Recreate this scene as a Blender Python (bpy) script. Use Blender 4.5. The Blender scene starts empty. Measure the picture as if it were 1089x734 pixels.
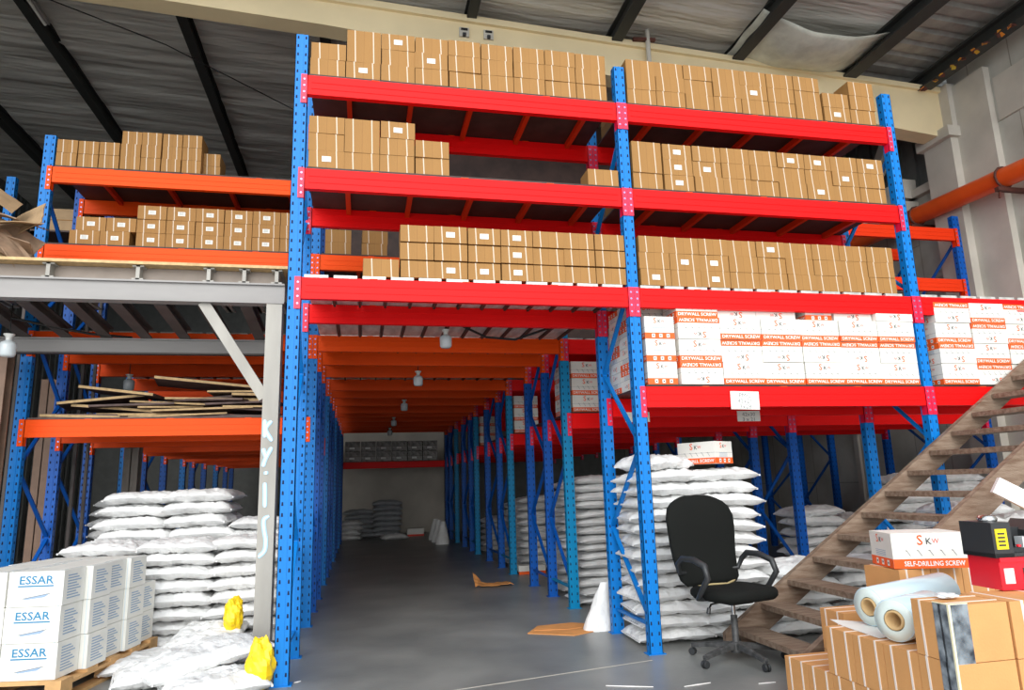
import bpy, bmesh, math, random
from mathutils import Vector, Matrix, noise
random.seed(7)
S = bpy.context.scene
COL = S.collection
# ---------------------------------------------------------------- camera
def make_camera():
    cx, cy, cz, yaw, pit, rol, f = CAM
    fw = Vector((math.sin(yaw)*math.cos(pit), math.cos(yaw)*math.cos(pit), math.sin(pit)))
    rt = Vector((math.cos(yaw), -math.sin(yaw), 0)); up = rt.cross(fw)
    r2 = rt*math.cos(rol)+up*math.sin(rol); u2 = -rt*math.sin(rol)+up*math.cos(rol)
    cam = bpy.data.cameras.new('camera'); o = bpy.data.objects.new('camera', cam); COL.objects.link(o)
    o.matrix_world = Matrix(((r2.x, u2.x, -fw.x, cx), (r2.y, u2.y, -fw.y, cy), (r2.z, u2.z, -fw.z, cz), (0, 0, 0, 1)))
    cam.sensor_fit = 'HORIZONTAL'; cam.sensor_width = 36; cam.lens = f*36/1089
    cam.clip_start = .05; cam.clip_end = 300
    S.camera = o
CAM = (0.51048, -5.27743, 1.28839, 0.21506, 0.19732, -0.02953, 739.85260)
make_camera()
# ---------------------------------------------------------------- light
w = bpy.data.worlds.new('world'); S.world = w; w.use_nodes = True
w.node_tree.nodes['Background'].inputs[0].default_value = (.86, .93, 1, 1)
w.node_tree.nodes['Background'].inputs[1].default_value = 1.3
def sun(name, e, elev, az, ang, col=(1, .98, .94)):
    l = bpy.data.lights.new(name, 'SUN'); l.energy = e; l.angle = math.radians(ang); l.color = col
    o = bpy.data.objects.new(name, l); COL.objects.link(o)
    o.rotation_euler = (math.radians(90-elev), 0, math.radians(az)); return o
sun('daylight', 2.4, 24, -12, 55)
S.view_settings.view_transform = 'Standard'; S.view_settings.look = 'None'
S.view_settings.gamma = 1; S.view_settings.use_curve_mapping = False
S.view_settings.exposure = .25
# ---------------------------------------------------------------- materials
def mat(name, c, rough=.6, metal=0, spec=.5, var=0, scale=6, bump=0, bscale=40, c2=None, stretch=(1, 1, 1), detail=4, bdist=.01, coat=0, alpha=1, trans=0):
    m = bpy.data.materials.new(name); m.use_nodes = True; nt = m.node_tree
    b = nt.nodes['Principled BSDF']
    b.inputs['Base Color'].default_value = (*c, 1); b.inputs['Roughness'].default_value = rough
    b.inputs['Metallic'].default_value = metal; b.inputs['Specular IOR Level'].default_value = spec
    b.inputs['Coat Weight'].default_value = coat; b.inputs['Alpha'].default_value = alpha
    b.inputs['Transmission Weight'].default_value = trans
    if var or bump or c2:
        tc = nt.nodes.new('ShaderNodeTexCoord'); mp = nt.nodes.new('ShaderNodeMapping')
        nt.links.new(tc.outputs['Object'], mp.inputs[0]); mp.inputs['Scale'].default_value = stretch
    if var or c2:
        n = nt.nodes.new('ShaderNodeTexNoise'); n.inputs['Scale'].default_value = scale; n.inputs['Detail'].default_value = detail
        nt.links.new(mp.outputs[0], n.inputs['Vector'])
        r = nt.nodes.new('ShaderNodeValToRGB')
        r.color_ramp.elements[0].position = .32; r.color_ramp.elements[1].position = .68
        if c2: r.color_ramp.elements[0].color = (*c, 1); r.color_ramp.elements[1].color = (*c2, 1)
        else:
            r.color_ramp.elements[0].color = (*[x*(1-var) for x in c], 1); r.color_ramp.elements[1].color = (*[min(1, x*(1+var)) for x in c], 1)
        nt.links.new(n.outputs[0], r.inputs[0]); nt.links.new(r.outputs[0], b.inputs['Base Color'])
    if bump:
        n2 = nt.nodes.new('ShaderNodeTexNoise'); n2.inputs['Scale'].default_value = bscale; n2.inputs['Detail'].default_value = 5
        nt.links.new(mp.outputs[0], n2.inputs['Vector'])
        bp = nt.nodes.new('ShaderNodeBump'); bp.inputs['Strength'].default_value = bump; bp.inputs['Distance'].default_value = bdist
        nt.links.new(n2.outputs[0], bp.inputs['Height']); nt.links.new(bp.outputs[0], b.inputs['Normal'])
    return m
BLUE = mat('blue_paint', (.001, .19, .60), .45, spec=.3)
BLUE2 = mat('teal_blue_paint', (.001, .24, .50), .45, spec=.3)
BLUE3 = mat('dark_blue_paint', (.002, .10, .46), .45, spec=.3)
HOLE = mat('slot_shadow', (.004, .012, .05), .9)
RED = mat('red_paint', (.98, .002, .003), .5, spec=.22)
REDC = mat('pinkish_red_paint', (.85, .01, .06), .4)
ORANGE = mat('orange_paint', (.98, .085, .001), .5, spec=.2)
RORANGE = mat('red_orange_paint', (.85, .04, .004), .5, spec=.2)
RIVET = mat('zinc_rivet', (.35, .3, .55), .4, metal=.6)
GALV = mat('galvanised_steel', (.56, .59, .56), .35, metal=.2, var=.25, scale=14, stretch=(1, .3, 1))
BOARD = mat('dark_board', (.055, .028, .022), .6, var=.3)
PLY = mat('plywood_edge', (.62, .42, .2), .7, var=.2, scale=20)
PLYD = mat('plywood_face', (.12, .07, .06), .6, var=.35, scale=9)
PLYM = mat('worn_plywood', (.30, .20, .13), .7, var=.3, scale=9)
KRAFT = mat('kraft_board', (.335, .168, .046), .75, var=.09, scale=4, bump=.15, bscale=90, stretch=(1, 1, .2))
KRAFTB = mat('bright_kraft_board', (.66, .33, .12), .75, var=.06, scale=4, bump=.15, bscale=90)
KRAFTS = mat('box_seam', (.30, .15, .045), .8)
STRAP = mat('pale_strap', (.62, .50, .38), .45)
STRAPW = mat('white_strap', (.85, .76, .68), .45)
STICK = mat('white_paper', (.85, .85, .80), .7)
INK = mat('black_ink', (.03, .03, .035), .7)
GREYINK = mat('grey_ink', (.22, .24, .25), .7)
WBOX = mat('white_carton', (.82, .81, .75), .55, var=.04)
OBAND = mat('orange_print', (.95, .12, .01), .55)
WPRINT = mat('white_print', (.88, .86, .84), .6)
RPRINT = mat('red_print', (.80, .06, .03), .6)
CYAN = mat('blue_print', (.02, .22, .42), .6)
CYANL = mat('pale_blue_print', (.30, .42, .58), .6)
SACK = mat('white_woven_sack', (.84, .84, .83), .5, var=.07, scale=6, bump=.9, bscale=11, bdist=.03)
SACKG = mat('grey_wrapped_sack', (.38, .40, .42), .45, var=.15, scale=5, bump=.5, bscale=16, bdist=.02)
YEL = mat('yellow_plastic', (.92, .62, .01), .4, bump=.3, bscale=20)
STEELP = mat('grey_painted_steel', (.38, .36, .32), .5, var=.14, scale=5, stretch=(1, 1, .25))
STEELB = mat('grey_beam_steel', (.29, .275, .265), .45, var=.12, scale=5, stretch=(.2, 1, 1))
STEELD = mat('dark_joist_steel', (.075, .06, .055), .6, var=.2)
GRAF = mat('pale_blue_spray', (.42, .66, .85), .5)
GRAFW = mat('white_spray', (.82, .90, .92), .5)
CONC = mat('cream_concrete', (.86, .71, .44), .8, var=.06, scale=2, bump=.1, bscale=30)
CONC2 = mat('pale_render', (.60, .56, .49), .8, var=.1, scale=2, bump=.1, bscale=30)
PURL = mat('dark_purlin_steel', (.03, .032, .03), .6)
DUCT = mat('orange_pipe_paint', (.80, .10, .015), .35, var=.08, scale=3)
RUST = mat('rusty_steel', (.10, .03, .02), .7, var=.3)
WOOD = mat('weathered_timber', (.16, .095, .06), .75, c2=(.30, .22, .16), scale=5, stretch=(1, 6, 6), bump=.5, bscale=30)
PALLET = mat('pallet_pine', (.62, .36, .15), .7, var=.2, scale=8)
BLACKF = mat('black_fabric', (.009, .010, .009), .9, spec=.2, bump=.4, bscale=400)
BLACKP = mat('black_plastic', (.03, .032, .034), .4)
BLACKW = mat('worn_black_plastic', (.06, .06, .06), .5, var=.5, scale=25)
CHROME = mat('chrome', (.6, .6, .6), .2, metal=1)
FOAM = mat('torn_foam', (.42, .33, .16), .9)
LAMPG = mat('lamp_glass', (.72, .78, .80), .25, spec=.6)
LAMPN = mat('lamp_collar', (.80, .80, .76), .4)
BLK = mat('black_rubber', (.01, .01, .01), .6)
BROWNST = mat('brown_column_paint', (.20, .12, .08), .6, var=.15)
GREYCOL = mat('grey_brown_column', (.24, .21, .18), .6, var=.15)
DARKWRAP = mat('dark_shrink_wrap', (.10, .09, .08), .25, c2=(.35, .33, .30), scale=7, bump=.6, bscale=14, bdist=.03)
FILM = mat('stretch_film', (.62, .80, .88), .18, spec=.7, var=.06, scale=3, stretch=(.2, 3, 3))
FILME = mat('film_roll_end', (.72, .82, .78), .3)
CORE = mat('cardboard_core', (.62, .42, .20), .8)
CORNER = mat('scuffed_black_board', (.035, .045, .06), .5, c2=(.35, .40, .44), scale=18, detail=8)
CREAMED = mat('cream_board_edge', (.85, .80, .55), .7)
CRED = mat('red_case_plastic', (.85, .01, .025), .35)
YSTICK = mat('yellow_sticker', (.92, .70, .01), .5)
TORN = mat('foil_sheet', (.62, .62, .54), .4, metal=.05, var=.15, bump=.4, bscale=6, bdist=.03)
CARDF = mat('flattened_cardboard', (.70, .30, .09), .8, var=.12, scale=5)
CARDG = mat('dull_cardboard', (.40, .27, .15), .8, var=.15, scale=5)
def mix_floor():
    m = mat('concrete_floor', (.165, .17, .165), .36, c2=(.28, .28, .265), scale=1.3, detail=9, bump=.12, bscale=25, spec=.5)
    return m
FLOOR = mix_floor()
YARD_BOUNCE = mat('yard_bounce_concrete', (.55, .53, .49), .8, var=.08, scale=1)
def foil():
    m = mat('insulation_foil', (.50, .48, .44), .42, metal=.1, c2=(.84, .82, .76), scale=1.6, stretch=(.25, 1.7, 1), detail=6, bump=.9, bscale=2.6, bdist=.12)
    return m
FOIL = foil()
CORR = mat('corrugated_roof_metal', (.34, .33, .31), .5, metal=.3, var=.2)
def blockwall():
    m = bpy.data.materials.new('block_wall'); m.use_nodes = True; nt = m.node_tree; b = nt.nodes['Principled BSDF']
    b.inputs['Roughness'].default_value = .85
    tc = nt.nodes.new('ShaderNodeTexCoord'); sp = nt.nodes.new('ShaderNodeSeparateXYZ'); cb = nt.nodes.new('ShaderNodeCombineXYZ')
    nt.links.new(tc.outputs['Object'], sp.inputs[0]); nt.links.new(sp.outputs['Z'], cb.inputs['X']); nt.links.new(sp.outputs['Y'], cb.inputs['Y'])
    br = nt.nodes.new('ShaderNodeTexBrick'); nt.links.new(cb.outputs[0], br.inputs['Vector'])
    br.inputs['Scale'].default_value = 1; br.inputs['Brick Width'].default_value = 2.3; br.inputs['Row Height'].default_value = .62
    br.inputs['Mortar Size'].default_value = .008; br.inputs['Color1'].default_value = (.60, .585, .53, 1); br.inputs['Color2'].default_value = (.53, .52, .47, 1)
    br.inputs['Mortar'].default_value = (.38, .36, .31, 1); br.inputs['Bias'].default_value = -.2
    n = nt.nodes.new('ShaderNodeTexNoise'); n.inputs['Scale'].default_value = 1.4; n.inputs['Detail'].default_value = 8
    nt.links.new(tc.outputs['Object'], n.inputs['Vector'])
    r = nt.nodes.new('ShaderNodeValToRGB'); r.color_ramp.elements[0].color = (.78, .77, .74, 1); r.color_ramp.elements[1].color = (1.05, 1.05, 1.05, 1)
    r.color_ramp.elements[0].position = .35; r.color_ramp.elements[1].position = .6
    nt.links.new(n.outputs[0], r.inputs[0])
    mx = nt.nodes.new('ShaderNodeMix'); mx.data_type = 'RGBA'; mx.blend_type = 'MULTIPLY'; mx.inputs[0].default_value = 1
    nt.links.new(br.outputs[0], mx.inputs[6]); nt.links.new(r.outputs[0], mx.inputs[7]); nt.links.new(mx.outputs[2], b.inputs['Base Color'])
    return m
WALL = blockwall()
CLAD = mat('grey_cladding', (.16, .165, .155), .55, metal=.2, var=.1)
# ---------------------------------------------------------------- mesh builder
class MB:
    def __init__(s): s.v = []; s.f = []; s.m = []; s.mats = []; s.smooth = []
    def mi(s, m):
        if m not in s.mats: s.mats.append(m)
        return s.mats.index(m)
    def add(s, vs, fs, m, M=None, sm=False):
        o = len(s.v); k = s.mi(m)
        for v in vs:
            v = Vector(v); s.v.append(tuple(M @ v) if M else tuple(v))
        for f in fs: s.f.append([i+o for i in f]); s.m.append(k); s.smooth.append(sm)
        return s
    def box(s, x0, x1, y0, y1, z0, z1, m, M=None):
        vs = [(x, y, z) for x in (x0, x1) for y in (y0, y1) for z in (z0, z1)]
        return s.add(vs, [(0, 1, 3, 2), (4, 6, 7, 5), (0, 4, 5, 1), (2, 3, 7, 6), (0, 2, 6, 4), (1, 5, 7, 3)], m, M)
    def bar(s, a, b, w, d, m, up=(0, 0, 1)):
        a = Vector(a); b = Vector(b); t = (b-a); L = t.length; t.normalize()
        u = Vector(up); sx = t.cross(u)
        if sx.length < 1e-4: sx = t.cross(Vector((0, 1, 0)))
        sx.normalize(); sz = sx.cross(t)
        M = Matrix(((sx.x, t.x, sz.x, a.x), (sx.y, t.y, sz.y, a.y), (sx.z, t.z, sz.z, a.z), (0, 0, 0, 1)))
        return s.box(-w/2, w/2, 0, L, -d/2, d/2, m, M)
    def prism(s, pts, y0, y1, m, axis='y'):
        n = len(pts)
        def P(a, b, t): return (a, t, b) if axis == 'y' else ((t, a, b) if axis == 'x' else (a, b, t))
        vs = [P(a, b, y0) for a, b in pts]+[P(a, b, y1) for a, b in pts]
        fs = [tuple(range(n)), tuple(range(2*n-1, n-1, -1))]+[(i, (i+1) % n, n+(i+1) % n, n+i) for i in range(n)]
        return s.add(vs, fs, m)
    def loft(s, rings, m, caps=True, sm=True, closed=True):
        n = len(rings[0]); vs = [p for r in rings for p in r]; fs = []
        for i in range(len(rings)-1):
            for j in range(n if closed else n-1):
                fs.append((i*n+j, i*n+(j+1) % n, (i+1)*n+(j+1) % n, (i+1)*n+j))
        s.add(vs, fs, m, sm=sm)
        if caps: s.add(rings[0], [tuple(range(n-1, -1, -1))], m); s.add(rings[-1], [tuple(range(n))], m)
        return s
    def lathe(s, prof, c, m, seg=20, sm=True, M=None, caps=True):
        rings = []
        for r, z in prof:
            ring = [Vector((r*math.cos(2*math.pi*k/seg), r*math.sin(2*math.pi*k/seg), z)) for k in range(seg)]
            rings.append([(M @ p if M else p)+Vector(c) for p in ring])
        return s.loft(rings, m, sm=sm, caps=(prof[0] != prof[-1]) and caps)
    def tube(s, pts, r, m, seg=8, caps=True):
        pts = [Vector(p) for p in pts]; rings = []
        prev = None
        for i, p in enumerate(pts):
            t = (pts[min(i+1, len(pts)-1)]-pts[max(i-1, 0)]).normalized()
            u = prev if prev else (Vector((0, 0, 1)) if abs(t.z) < .9 else Vector((0, 1, 0)))
            a = t.cross(u).normalized(); b = a.cross(t).normalized(); prev = b
            rr = r[i] if isinstance(r, (list, tuple)) else r
            rings.append([p+a*rr*math.cos(2*math.pi*k/seg)+b*rr*math.sin(2*math.pi*k/seg) for k in range(seg)])
        return s.loft(rings, m, caps=caps)
    def quad(s, pts, m): return s.add(pts, [tuple(range(len(pts)))], m)
    def text(s, body, size, M, m, align='CENTER', sx=1, bold=0):
        vs, fs = text_mesh(body, align, bold)
        return s.add([(x*size*sx, y*size, z) for x, y, z in vs], fs, m, M)
    def build(s, name, parent=None, loc=None):
        me = bpy.data.meshes.new(name); me.from_pydata(s.v, [], s.f)
        for m in s.mats: me.materials.append(m)
        me.polygons.foreach_set('material_index', s.m); me.polygons.foreach_set('use_smooth', s.smooth)
        me.update()
        bm = bmesh.new(); bm.from_mesh(me); bmesh.ops.remove_doubles(bm, verts=bm.verts, dist=1e-6) if False else None
        bmesh.ops.recalc_face_normals(bm, faces=bm.faces); bm.to_mesh(me); bm.free()
        o = bpy.data.objects.new(name, me); COL.objects.link(o)
        if parent: o.parent = parent
        if loc: o.location = loc
        return o
_tc = {}
def text_mesh(body, align, bold):
    k = (body, align, bold)
    if k in _tc: return _tc[k]
    cu = bpy.data.curves.new('t', 'FONT'); cu.body = body; cu.size = 1; cu.align_x = align; cu.align_y = 'CENTER'; cu.resolution_u = 2; cu.offset = bold
    o = bpy.data.objects.new('t', cu); COL.objects.link(o)
    dg = bpy.context.evaluated_depsgraph_get(); me = bpy.data.meshes.new_from_object(o.evaluated_get(dg))
    r = ([tuple(v.co) for v in me.vertices], [tuple(p.vertices) for p in me.polygons])
    bpy.data.objects.remove(o); bpy.data.curves.remove(cu); bpy.data.meshes.remove(me)
    _tc[k] = r; return r
def front(x, y, z, rz=0, flip=False):      # a plane facing -y at a point (text reads along +x)
    M = Matrix.Translation((x, y, z)) @ Matrix.Rotation(rz, 4, 'Z') @ Matrix.Rotation(math.pi/2, 4, 'X')
    if flip: M = M @ Matrix.Rotation(math.pi, 4, 'Z')
    return M
def tag(o, label=None, cat=None, group=None, kind=None):
    if label: o['label'] = label
    if cat: o['category'] = cat
    if group: o['group'] = group
    if kind: o['kind'] = kind
    return o
def empty(name, loc, rz=0):
    o = bpy.data.objects.new(name, None); COL.objects.link(o); o.location = loc; o.rotation_euler = (0, 0, rz); o.empty_display_size = .1
    return o
def struct(mb, name): return tag(mb.build(name), kind='structure')
def dup(root, loc, rot=(0, 0, 0), label=None, group=None, skip=()):
    r = root.copy(); COL.objects.link(r); r.location = loc; r.rotation_euler = rot
    if label: r['label'] = label
    if group: r['group'] = group
    for ch in KIDS[root.name]:
        if ch.name.split('.')[0] in skip: continue
        c = ch.copy(); COL.objects.link(c); c.parent = r
    return r
KIDS = {}
R = random.uniform
ORD = ['first', 'second', 'third', 'fourth', 'fifth', 'sixth', 'seventh', 'eighth', 'ninth', 'tenth', 'eleventh', 'twelfth', 'thirteenth', 'fourteenth', 'fifteenth', 'sixteenth']
# ---------------------------------------------------------------- room shell
XL, XR, YB = -6.5, 8.6, 15.6
def ztop(x): return 6.95-.05*x
struct(MB().box(-14, 16, -2.8, YB+.3, -.1, 0, FLOOR), 'floor')
struct(MB().box(-14, 16, -16, -2.8, -.1, 0, YARD_BOUNCE), 'floor_yard')  # unseen ground, made paler to bounce daylight up to the ceiling
wr = MB().box(XR, XR+.25, -7.0, 2.2, 0, 6.8, WALL).box(XR, XR+.25, 2.2, YB, 0, 5.35, WALL)  # unseen front stretch lengthened to block light from the right
struct(wr, 'wall_right')
cl = MB()
n = 90
for i in range(n):
    y0 = 2.4+i*(YB-2.4)/n; y1 = y0+(YB-2.4)/n
    cl.box(XR+(.08 if i % 2 else .03), XR+.13, y0, y1, 5.35, 6.8, CLAD)
struct(cl, 'wall_right_cladding')
wl = MB()
for i in range(110):
    y0 = -1+i*16.6/110; wl.box(XL-.13, XL-(.05 if i % 2 else 0), y0, y0+16.6/110, 0, 7.7, CLAD)
struct(wl, 'wall_left')
struct(MB().box(XL-.3, -.1, YB, YB+.2, 0, 7.8, CLAD).box(-.1, 2.9, YB, YB+.2, 0, 7.8, CONC2).box(2.9, XR+.3, YB, YB+.2, 0, 7.8, CLAD), 'wall_back')  # interior shade put into the colour: darker material on both sides of the aisle
struct(MB().box(.16, 7.9, 4.25, 4.3, 3.0, 6.75, BOARD), 'wall_upper_dark_sheet')  # guessed dark sheet, added so the gaps behind the upper shelves turn black
# ceiling: insulation foil to x 6.3, bare corrugated sheet beyond
cm = MB()
nx, ny = 64, 70; vs = []; fs = []
for j in range(ny+1):
    for i in range(nx+1):
        x = XL+(7.1-XL)*i/nx; y = -1.8+(YB+1.8)*j/ny  # unseen front edge of the roof brought forward to darken the top shelves
        z = ztop(x)+.22+.03*noise.noise(Vector((x*.5, y*3.2, 0)))+.02*noise.noise(Vector((x*1.2, y*9, 3)))-.025*abs(math.sin(y*2.6+.6*noise.noise(Vector((x*.4, y*.3, 1)))))
        vs.append((x, y, z))
for j in range(ny):
    for i in range(nx): fs.append((j*(nx+1)+i, (j+1)*(nx+1)+i, (j+1)*(nx+1)+i+1, j*(nx+1)+i+1))
cm.add(vs, fs, FOIL, sm=True)
y = -1.8; k = 0
while y < YB:
    h = (.0, .0, .05, .05)[k % 4]; h2 = (.0, .05, .05, .0)[k % 4]; dy = (.14, .03, .05, .03)[k % 4]
    cm.quad([(7.0, y, ztop(7.0)+.3+h), (8.9, y, ztop(8.9)+.3+h), (8.9, y+dy, ztop(8.9)+.3+h2), (7.0, y+dy, ztop(7.0)+.3+h2)], CORR)
    y += dy; k += 1
cm.box(XL-.2, XR+.3, -1.8, YB, 7.9, 7.95, CORR)
struct(cm, 'ceiling')
n = 1
PX = [(-.968, .14), (-.698, .12), (-.389, .12), (-.094, .12), (.222, .12), (.565, .14), (.885, .16), (1.215, .2), (1.46, .18)]
for r_, wd in PX:
    x = .51+r_*5.6; x = .51+r_*(ztop(x)+.02-1.29)
    p = MB().box(x-wd/2, x+wd/2, -1.8, YB, ztop(x)+.0, ztop(x)+.03, PURL).box(x-.02, x+.02, -1.8, YB, ztop(x)+.03, ztop(x)+.25, PURL).box(x-wd/2, x+wd/2, -1.8, YB, ztop(x)+.18, ztop(x)+.21, PURL)
    struct(p, 'trim_%d' % n); n += 1
raf = MB().prism([(XL, 7.20), (8.42, 6.56), (8.42, 5.86), (7.2, 5.98), (5.5, 6.14), (0, 6.60), (XL, 6.95)], 2.2, 2.45, CONC)
raf.prism([(XL, 7.28), (8.6, 6.59), (8.6, 6.52), (XL, 7.18)], 2.15, 2.5, CONC)
for bx_ in (1.6, 1.9):
    raf.box(bx_, bx_+.12, 2.17, 2.2, 6.62, 6.74, CONC2).box(bx_+.02, bx_+.10, 2.15, 2.18, 6.70, 6.72, BLK).box(bx_+.04, bx_+.08, 2.15, 2.18, 6.62, 6.66, INK)
struct(raf, 'trim_%d' % n); n += 1
pil = MB().box(8.38, 8.6, 2.08, 2.55, 0, 5.92, CONC2).box(8.5, 8.6, 1.55, 2.08, 0, 6.55, CONC2).box(8.3, 8.6, 2.02, 2.6, 5.8, 5.95, CONC2).box(8.42, 8.6, 2.05, 2.5, 5.95, 6.6, CONC2)
pil.box(8.36, 8.6, 3.0, 3.35, 4.95, 5.25, CONC2).box(8.36, 8.6, 3.0, 3.35, 5.3, 5.6, CONC2)
pil.bar((8.45, 4.1, 5.3), (8.45, 3.1, 6.5), .16, .16, CONC2).box(8.5, 8.62, 2.4, YB, 5.3, 5.42, CONC2)
pil.box(8.55, 8.6, 4.9, 5.0, 0, 5.3, CONC2)
struct(pil, 'trim_%d' % n); n += 1
struct(MB().box(8.575, 8.6, .95, 1.5, 5.75, 6.35, CONC2), 'trim_%d' % n); n += 1
cond = MB().tube([(4.02, 2.12, 6.2), (4.02, 2.12, 6.95)], .03, CONC2, 10).bar((3.82, 2.12, 6.8), (4.12, 2.12, 6.82), .04, .04, RUST)
tag(cond.build('conduit_pipe'), 'short vertical pipe stub clamped to the cream roof beam above the boxes', 'pipe')
# pipe on the right wall
e = empty('orange_pipe', (8.3, 0, 0)); tag(e, 'thick orange pipe running along the right wall on rusty brackets', 'pipe')
MB().tube([(.03, -1, 4.78), (0, 3.0, 4.92), (0, 8, 5.08)], .125, DUCT, 20).build('pipe', e)
for yb in (1.35, 2.75):
    zz = 4.815+.035*yb
    c = MB().tube([(.135*math.cos(a/12*2*math.pi), yb, zz+.135*math.sin(a/12*2*math.pi)) for a in range(13)], .015, RUST, 6).box(-.14, .292, yb-.03, yb+.03, zz-.19, zz-.14, RUST).bar((-.1, yb, zz-.2), (-.12, yb, zz-.28), .02, .02, RUST)
    c.build('bracket', e)
# torn foil
vs = []; fs = []; N = 16
for j in range(N+1):
    for i in range(N+1):
        u = i/N; v = j/N
        x = 5.2+1.8*u; yy = 1.35+.95*v
        z = ztop(x)+.14-.26*math.sin(math.pi*min(1, u*1.02))*(.35+.65*math.sin(math.pi*min(1, v*.8+.2)))+.03*noise.noise(Vector((x*3, yy*3, 2)))
        vs.append((x, yy, z))
for j in range(N):
    for i in range(N): fs.append((j*(N+1)+i, j*(N+1)+i+1, (j+1)*(N+1)+i+1, (j+1)*(N+1)+i))
t_ = MB(); t_.add(vs, fs, TORN, sm=True); o = t_.build('torn_insulation_sheet')
md = o.modifiers.new('s', 'SOLIDIFY'); md.thickness = .006
tag(o, 'sagging torn sheet of pale roof insulation hanging between two dark purlins', 'insulation sheet')
for i in range(9):
    yy = .75+i*.17+R(-.03, .03); xx = 8.10
    b = MB()
    for q in range(5):
        a = R(0, 6.3); b.bar((0, 0, 0), (.045*math.cos(a), .045*math.sin(a), R(-.04, .02)), .05, .008, (OBAND if False else mat('dry_leaf_%d%d' % (i, q), (R(.5, .8), R(.2, .4), .03), .8)) if q < 2 else RUST)
    o = b.build('dry_leaf_clump', None, (xx, yy, ztop(xx)-.0)); tag(o, f'small rusty orange leaf clump on the rightmost roof purlin, {ORD[i]} from the rack end', 'leaves', 'leaf clumps along the right roof purlin')
tl = empty('tube_light', (-3.38, 2.9, 7.06)); tag(tl, 'pale fluorescent tube fitting hanging beside the dark roof purlin at upper left', 'light')
MB().box(-.04, .04, -.65, .5, -.02, .03, STEELB).build('housing', tl); MB().tube([(0, -.62, -.04), (0, .47, -.04)], .018, LAMPN, 10).build('tube', tl)
o = MB().tube([(-3.8, 2.6, 7.1), (-2.0, 3.4, 6.92), (-.3, 4.6, 6.72)], .008, BLK, 5).build('ceiling_wire'); tag(o, 'thin dark wire slung diagonally under the foil ceiling at left', 'wire')
# ---------------------------------------------------------------- racking
XC = [-2.62, 0, 2.7, 5.44, 8.2]
D = [0, .80, 2.08, 2.92, 3.83, 5.11, 5.98, 7.08, 8.33, 9.05, 10.07, 11.28, 12.41, 13.2]
GR = [(0, 1), (2, 3, 4), (5, 6, 7), (8, 9, 10), (11, 12, 13)]
Z1, Z2, Z3, Z4 = 2.03, 2.86, 3.74, 4.54
BN = ['far left', 'aisle', 'right', 'far right']
CN = ['outer left', 'left aisle', 'right aisle', 'right', 'outermost right']
GN = ['front', 'second', 'third', 'fourth', 'fifth']
def post_mesh(h, m, holes=True):
    b = MB(); w = .05; d = .035
    b.box(-w, w, -d, -d+.004, 0, h, m).box(-w, -w+.004, -d, d, 0, h, m).box(w-.004, w, -d, d, 0, h, m)
    b.box(-w, -w+.025, d-.004, d, 0, h, m).box(w-.025, w, d-.004, d, 0, h, m)
    b.box(-.012, .012, -d-.003, -d, 0, h, m)
    if holes:
        z = .06
        while z < h-.03:
            for x in (-.03, .03): b.add([(x-.007, -d-.0012, z), (x+.007, -d-.0012, z), (x+.005, -d-.0012, z+.026), (x-.005, -d-.0012, z+.026)], [(0, 1, 2, 3)], HOLE)
            for x, sgn in ((-w-.0012, 1), (w+.0012, 1)): b.add([(x, -.008, z), (x, .008, z), (x, .008, z+.022), (x, -.008, z+.022)], [(0, 1, 2, 3)], HOLE)
            z += .075
    return b
PM = {}
def frame(ci, gi, h, ml):
    x = XC[ci]; ds = [D[k] for k in GR[gi]]
    e = empty('rack_frame', (x, ds[0], 0))
    tag(e, f'blue perforated rack frame, {GN[gi]} rack run from the front, {CN[ci]} column line', 'rack frame', 'blue upright frames of the racking')
    for j, d in enumerate(ds):
        m = ml[j]; key = (round(h, 2), m.name)
        if key not in PM: PM[key] = post_mesh(h, m).build('post', e); o = PM[key]
        else: o = PM[key].copy(); COL.objects.link(o); o.parent = e
        o.location = (0, d-ds[0], 0)
        MB().box(-.07, .07, -.05, .05, 0, .006, m).build('footplate', e, (0, d-ds[0], 0))
    for j in range(len(ds)-1):
        a = ds[j]-ds[0]+.03; b_ = ds[j+1]-ds[0]-.03; z = .22; s = 0
        MB().bar((0, a, .2), (0, b_, .2), .035, .02, ml[j]).build('brace', e)
        while z+.66 < h:
            p, q = ((a, z), (b_, z+.66)) if s == 0 else ((b_, z), (a, z+.66))
            MB().bar((0, p[0], p[1]), (0, q[0], q[1]), .035, .02, BLUE if gi == 0 else BLUE3).build('brace', e); z += .68; s = 1-s
    return e
for gi in range(5):
    for ci in range(5):
        if gi == 0 and ci in (0, 4): continue
        if gi >= 3 and ci >= 3: continue
        h = 4.9 if gi == 0 or (gi == 1 and ci < 2) else (4.62 if gi == 1 and ci == 4 else (2.95 if not (gi == 1) else 4.62))
        if gi == 1 and ci in (2,): h = 2.95
        frame(ci, gi, h, [BLUE, BLUE] if gi == 0 else [BLUE2 if ci == 2 else (BLUE3 if ci > 2 else BLUE), BLUE3, BLUE3])
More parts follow.
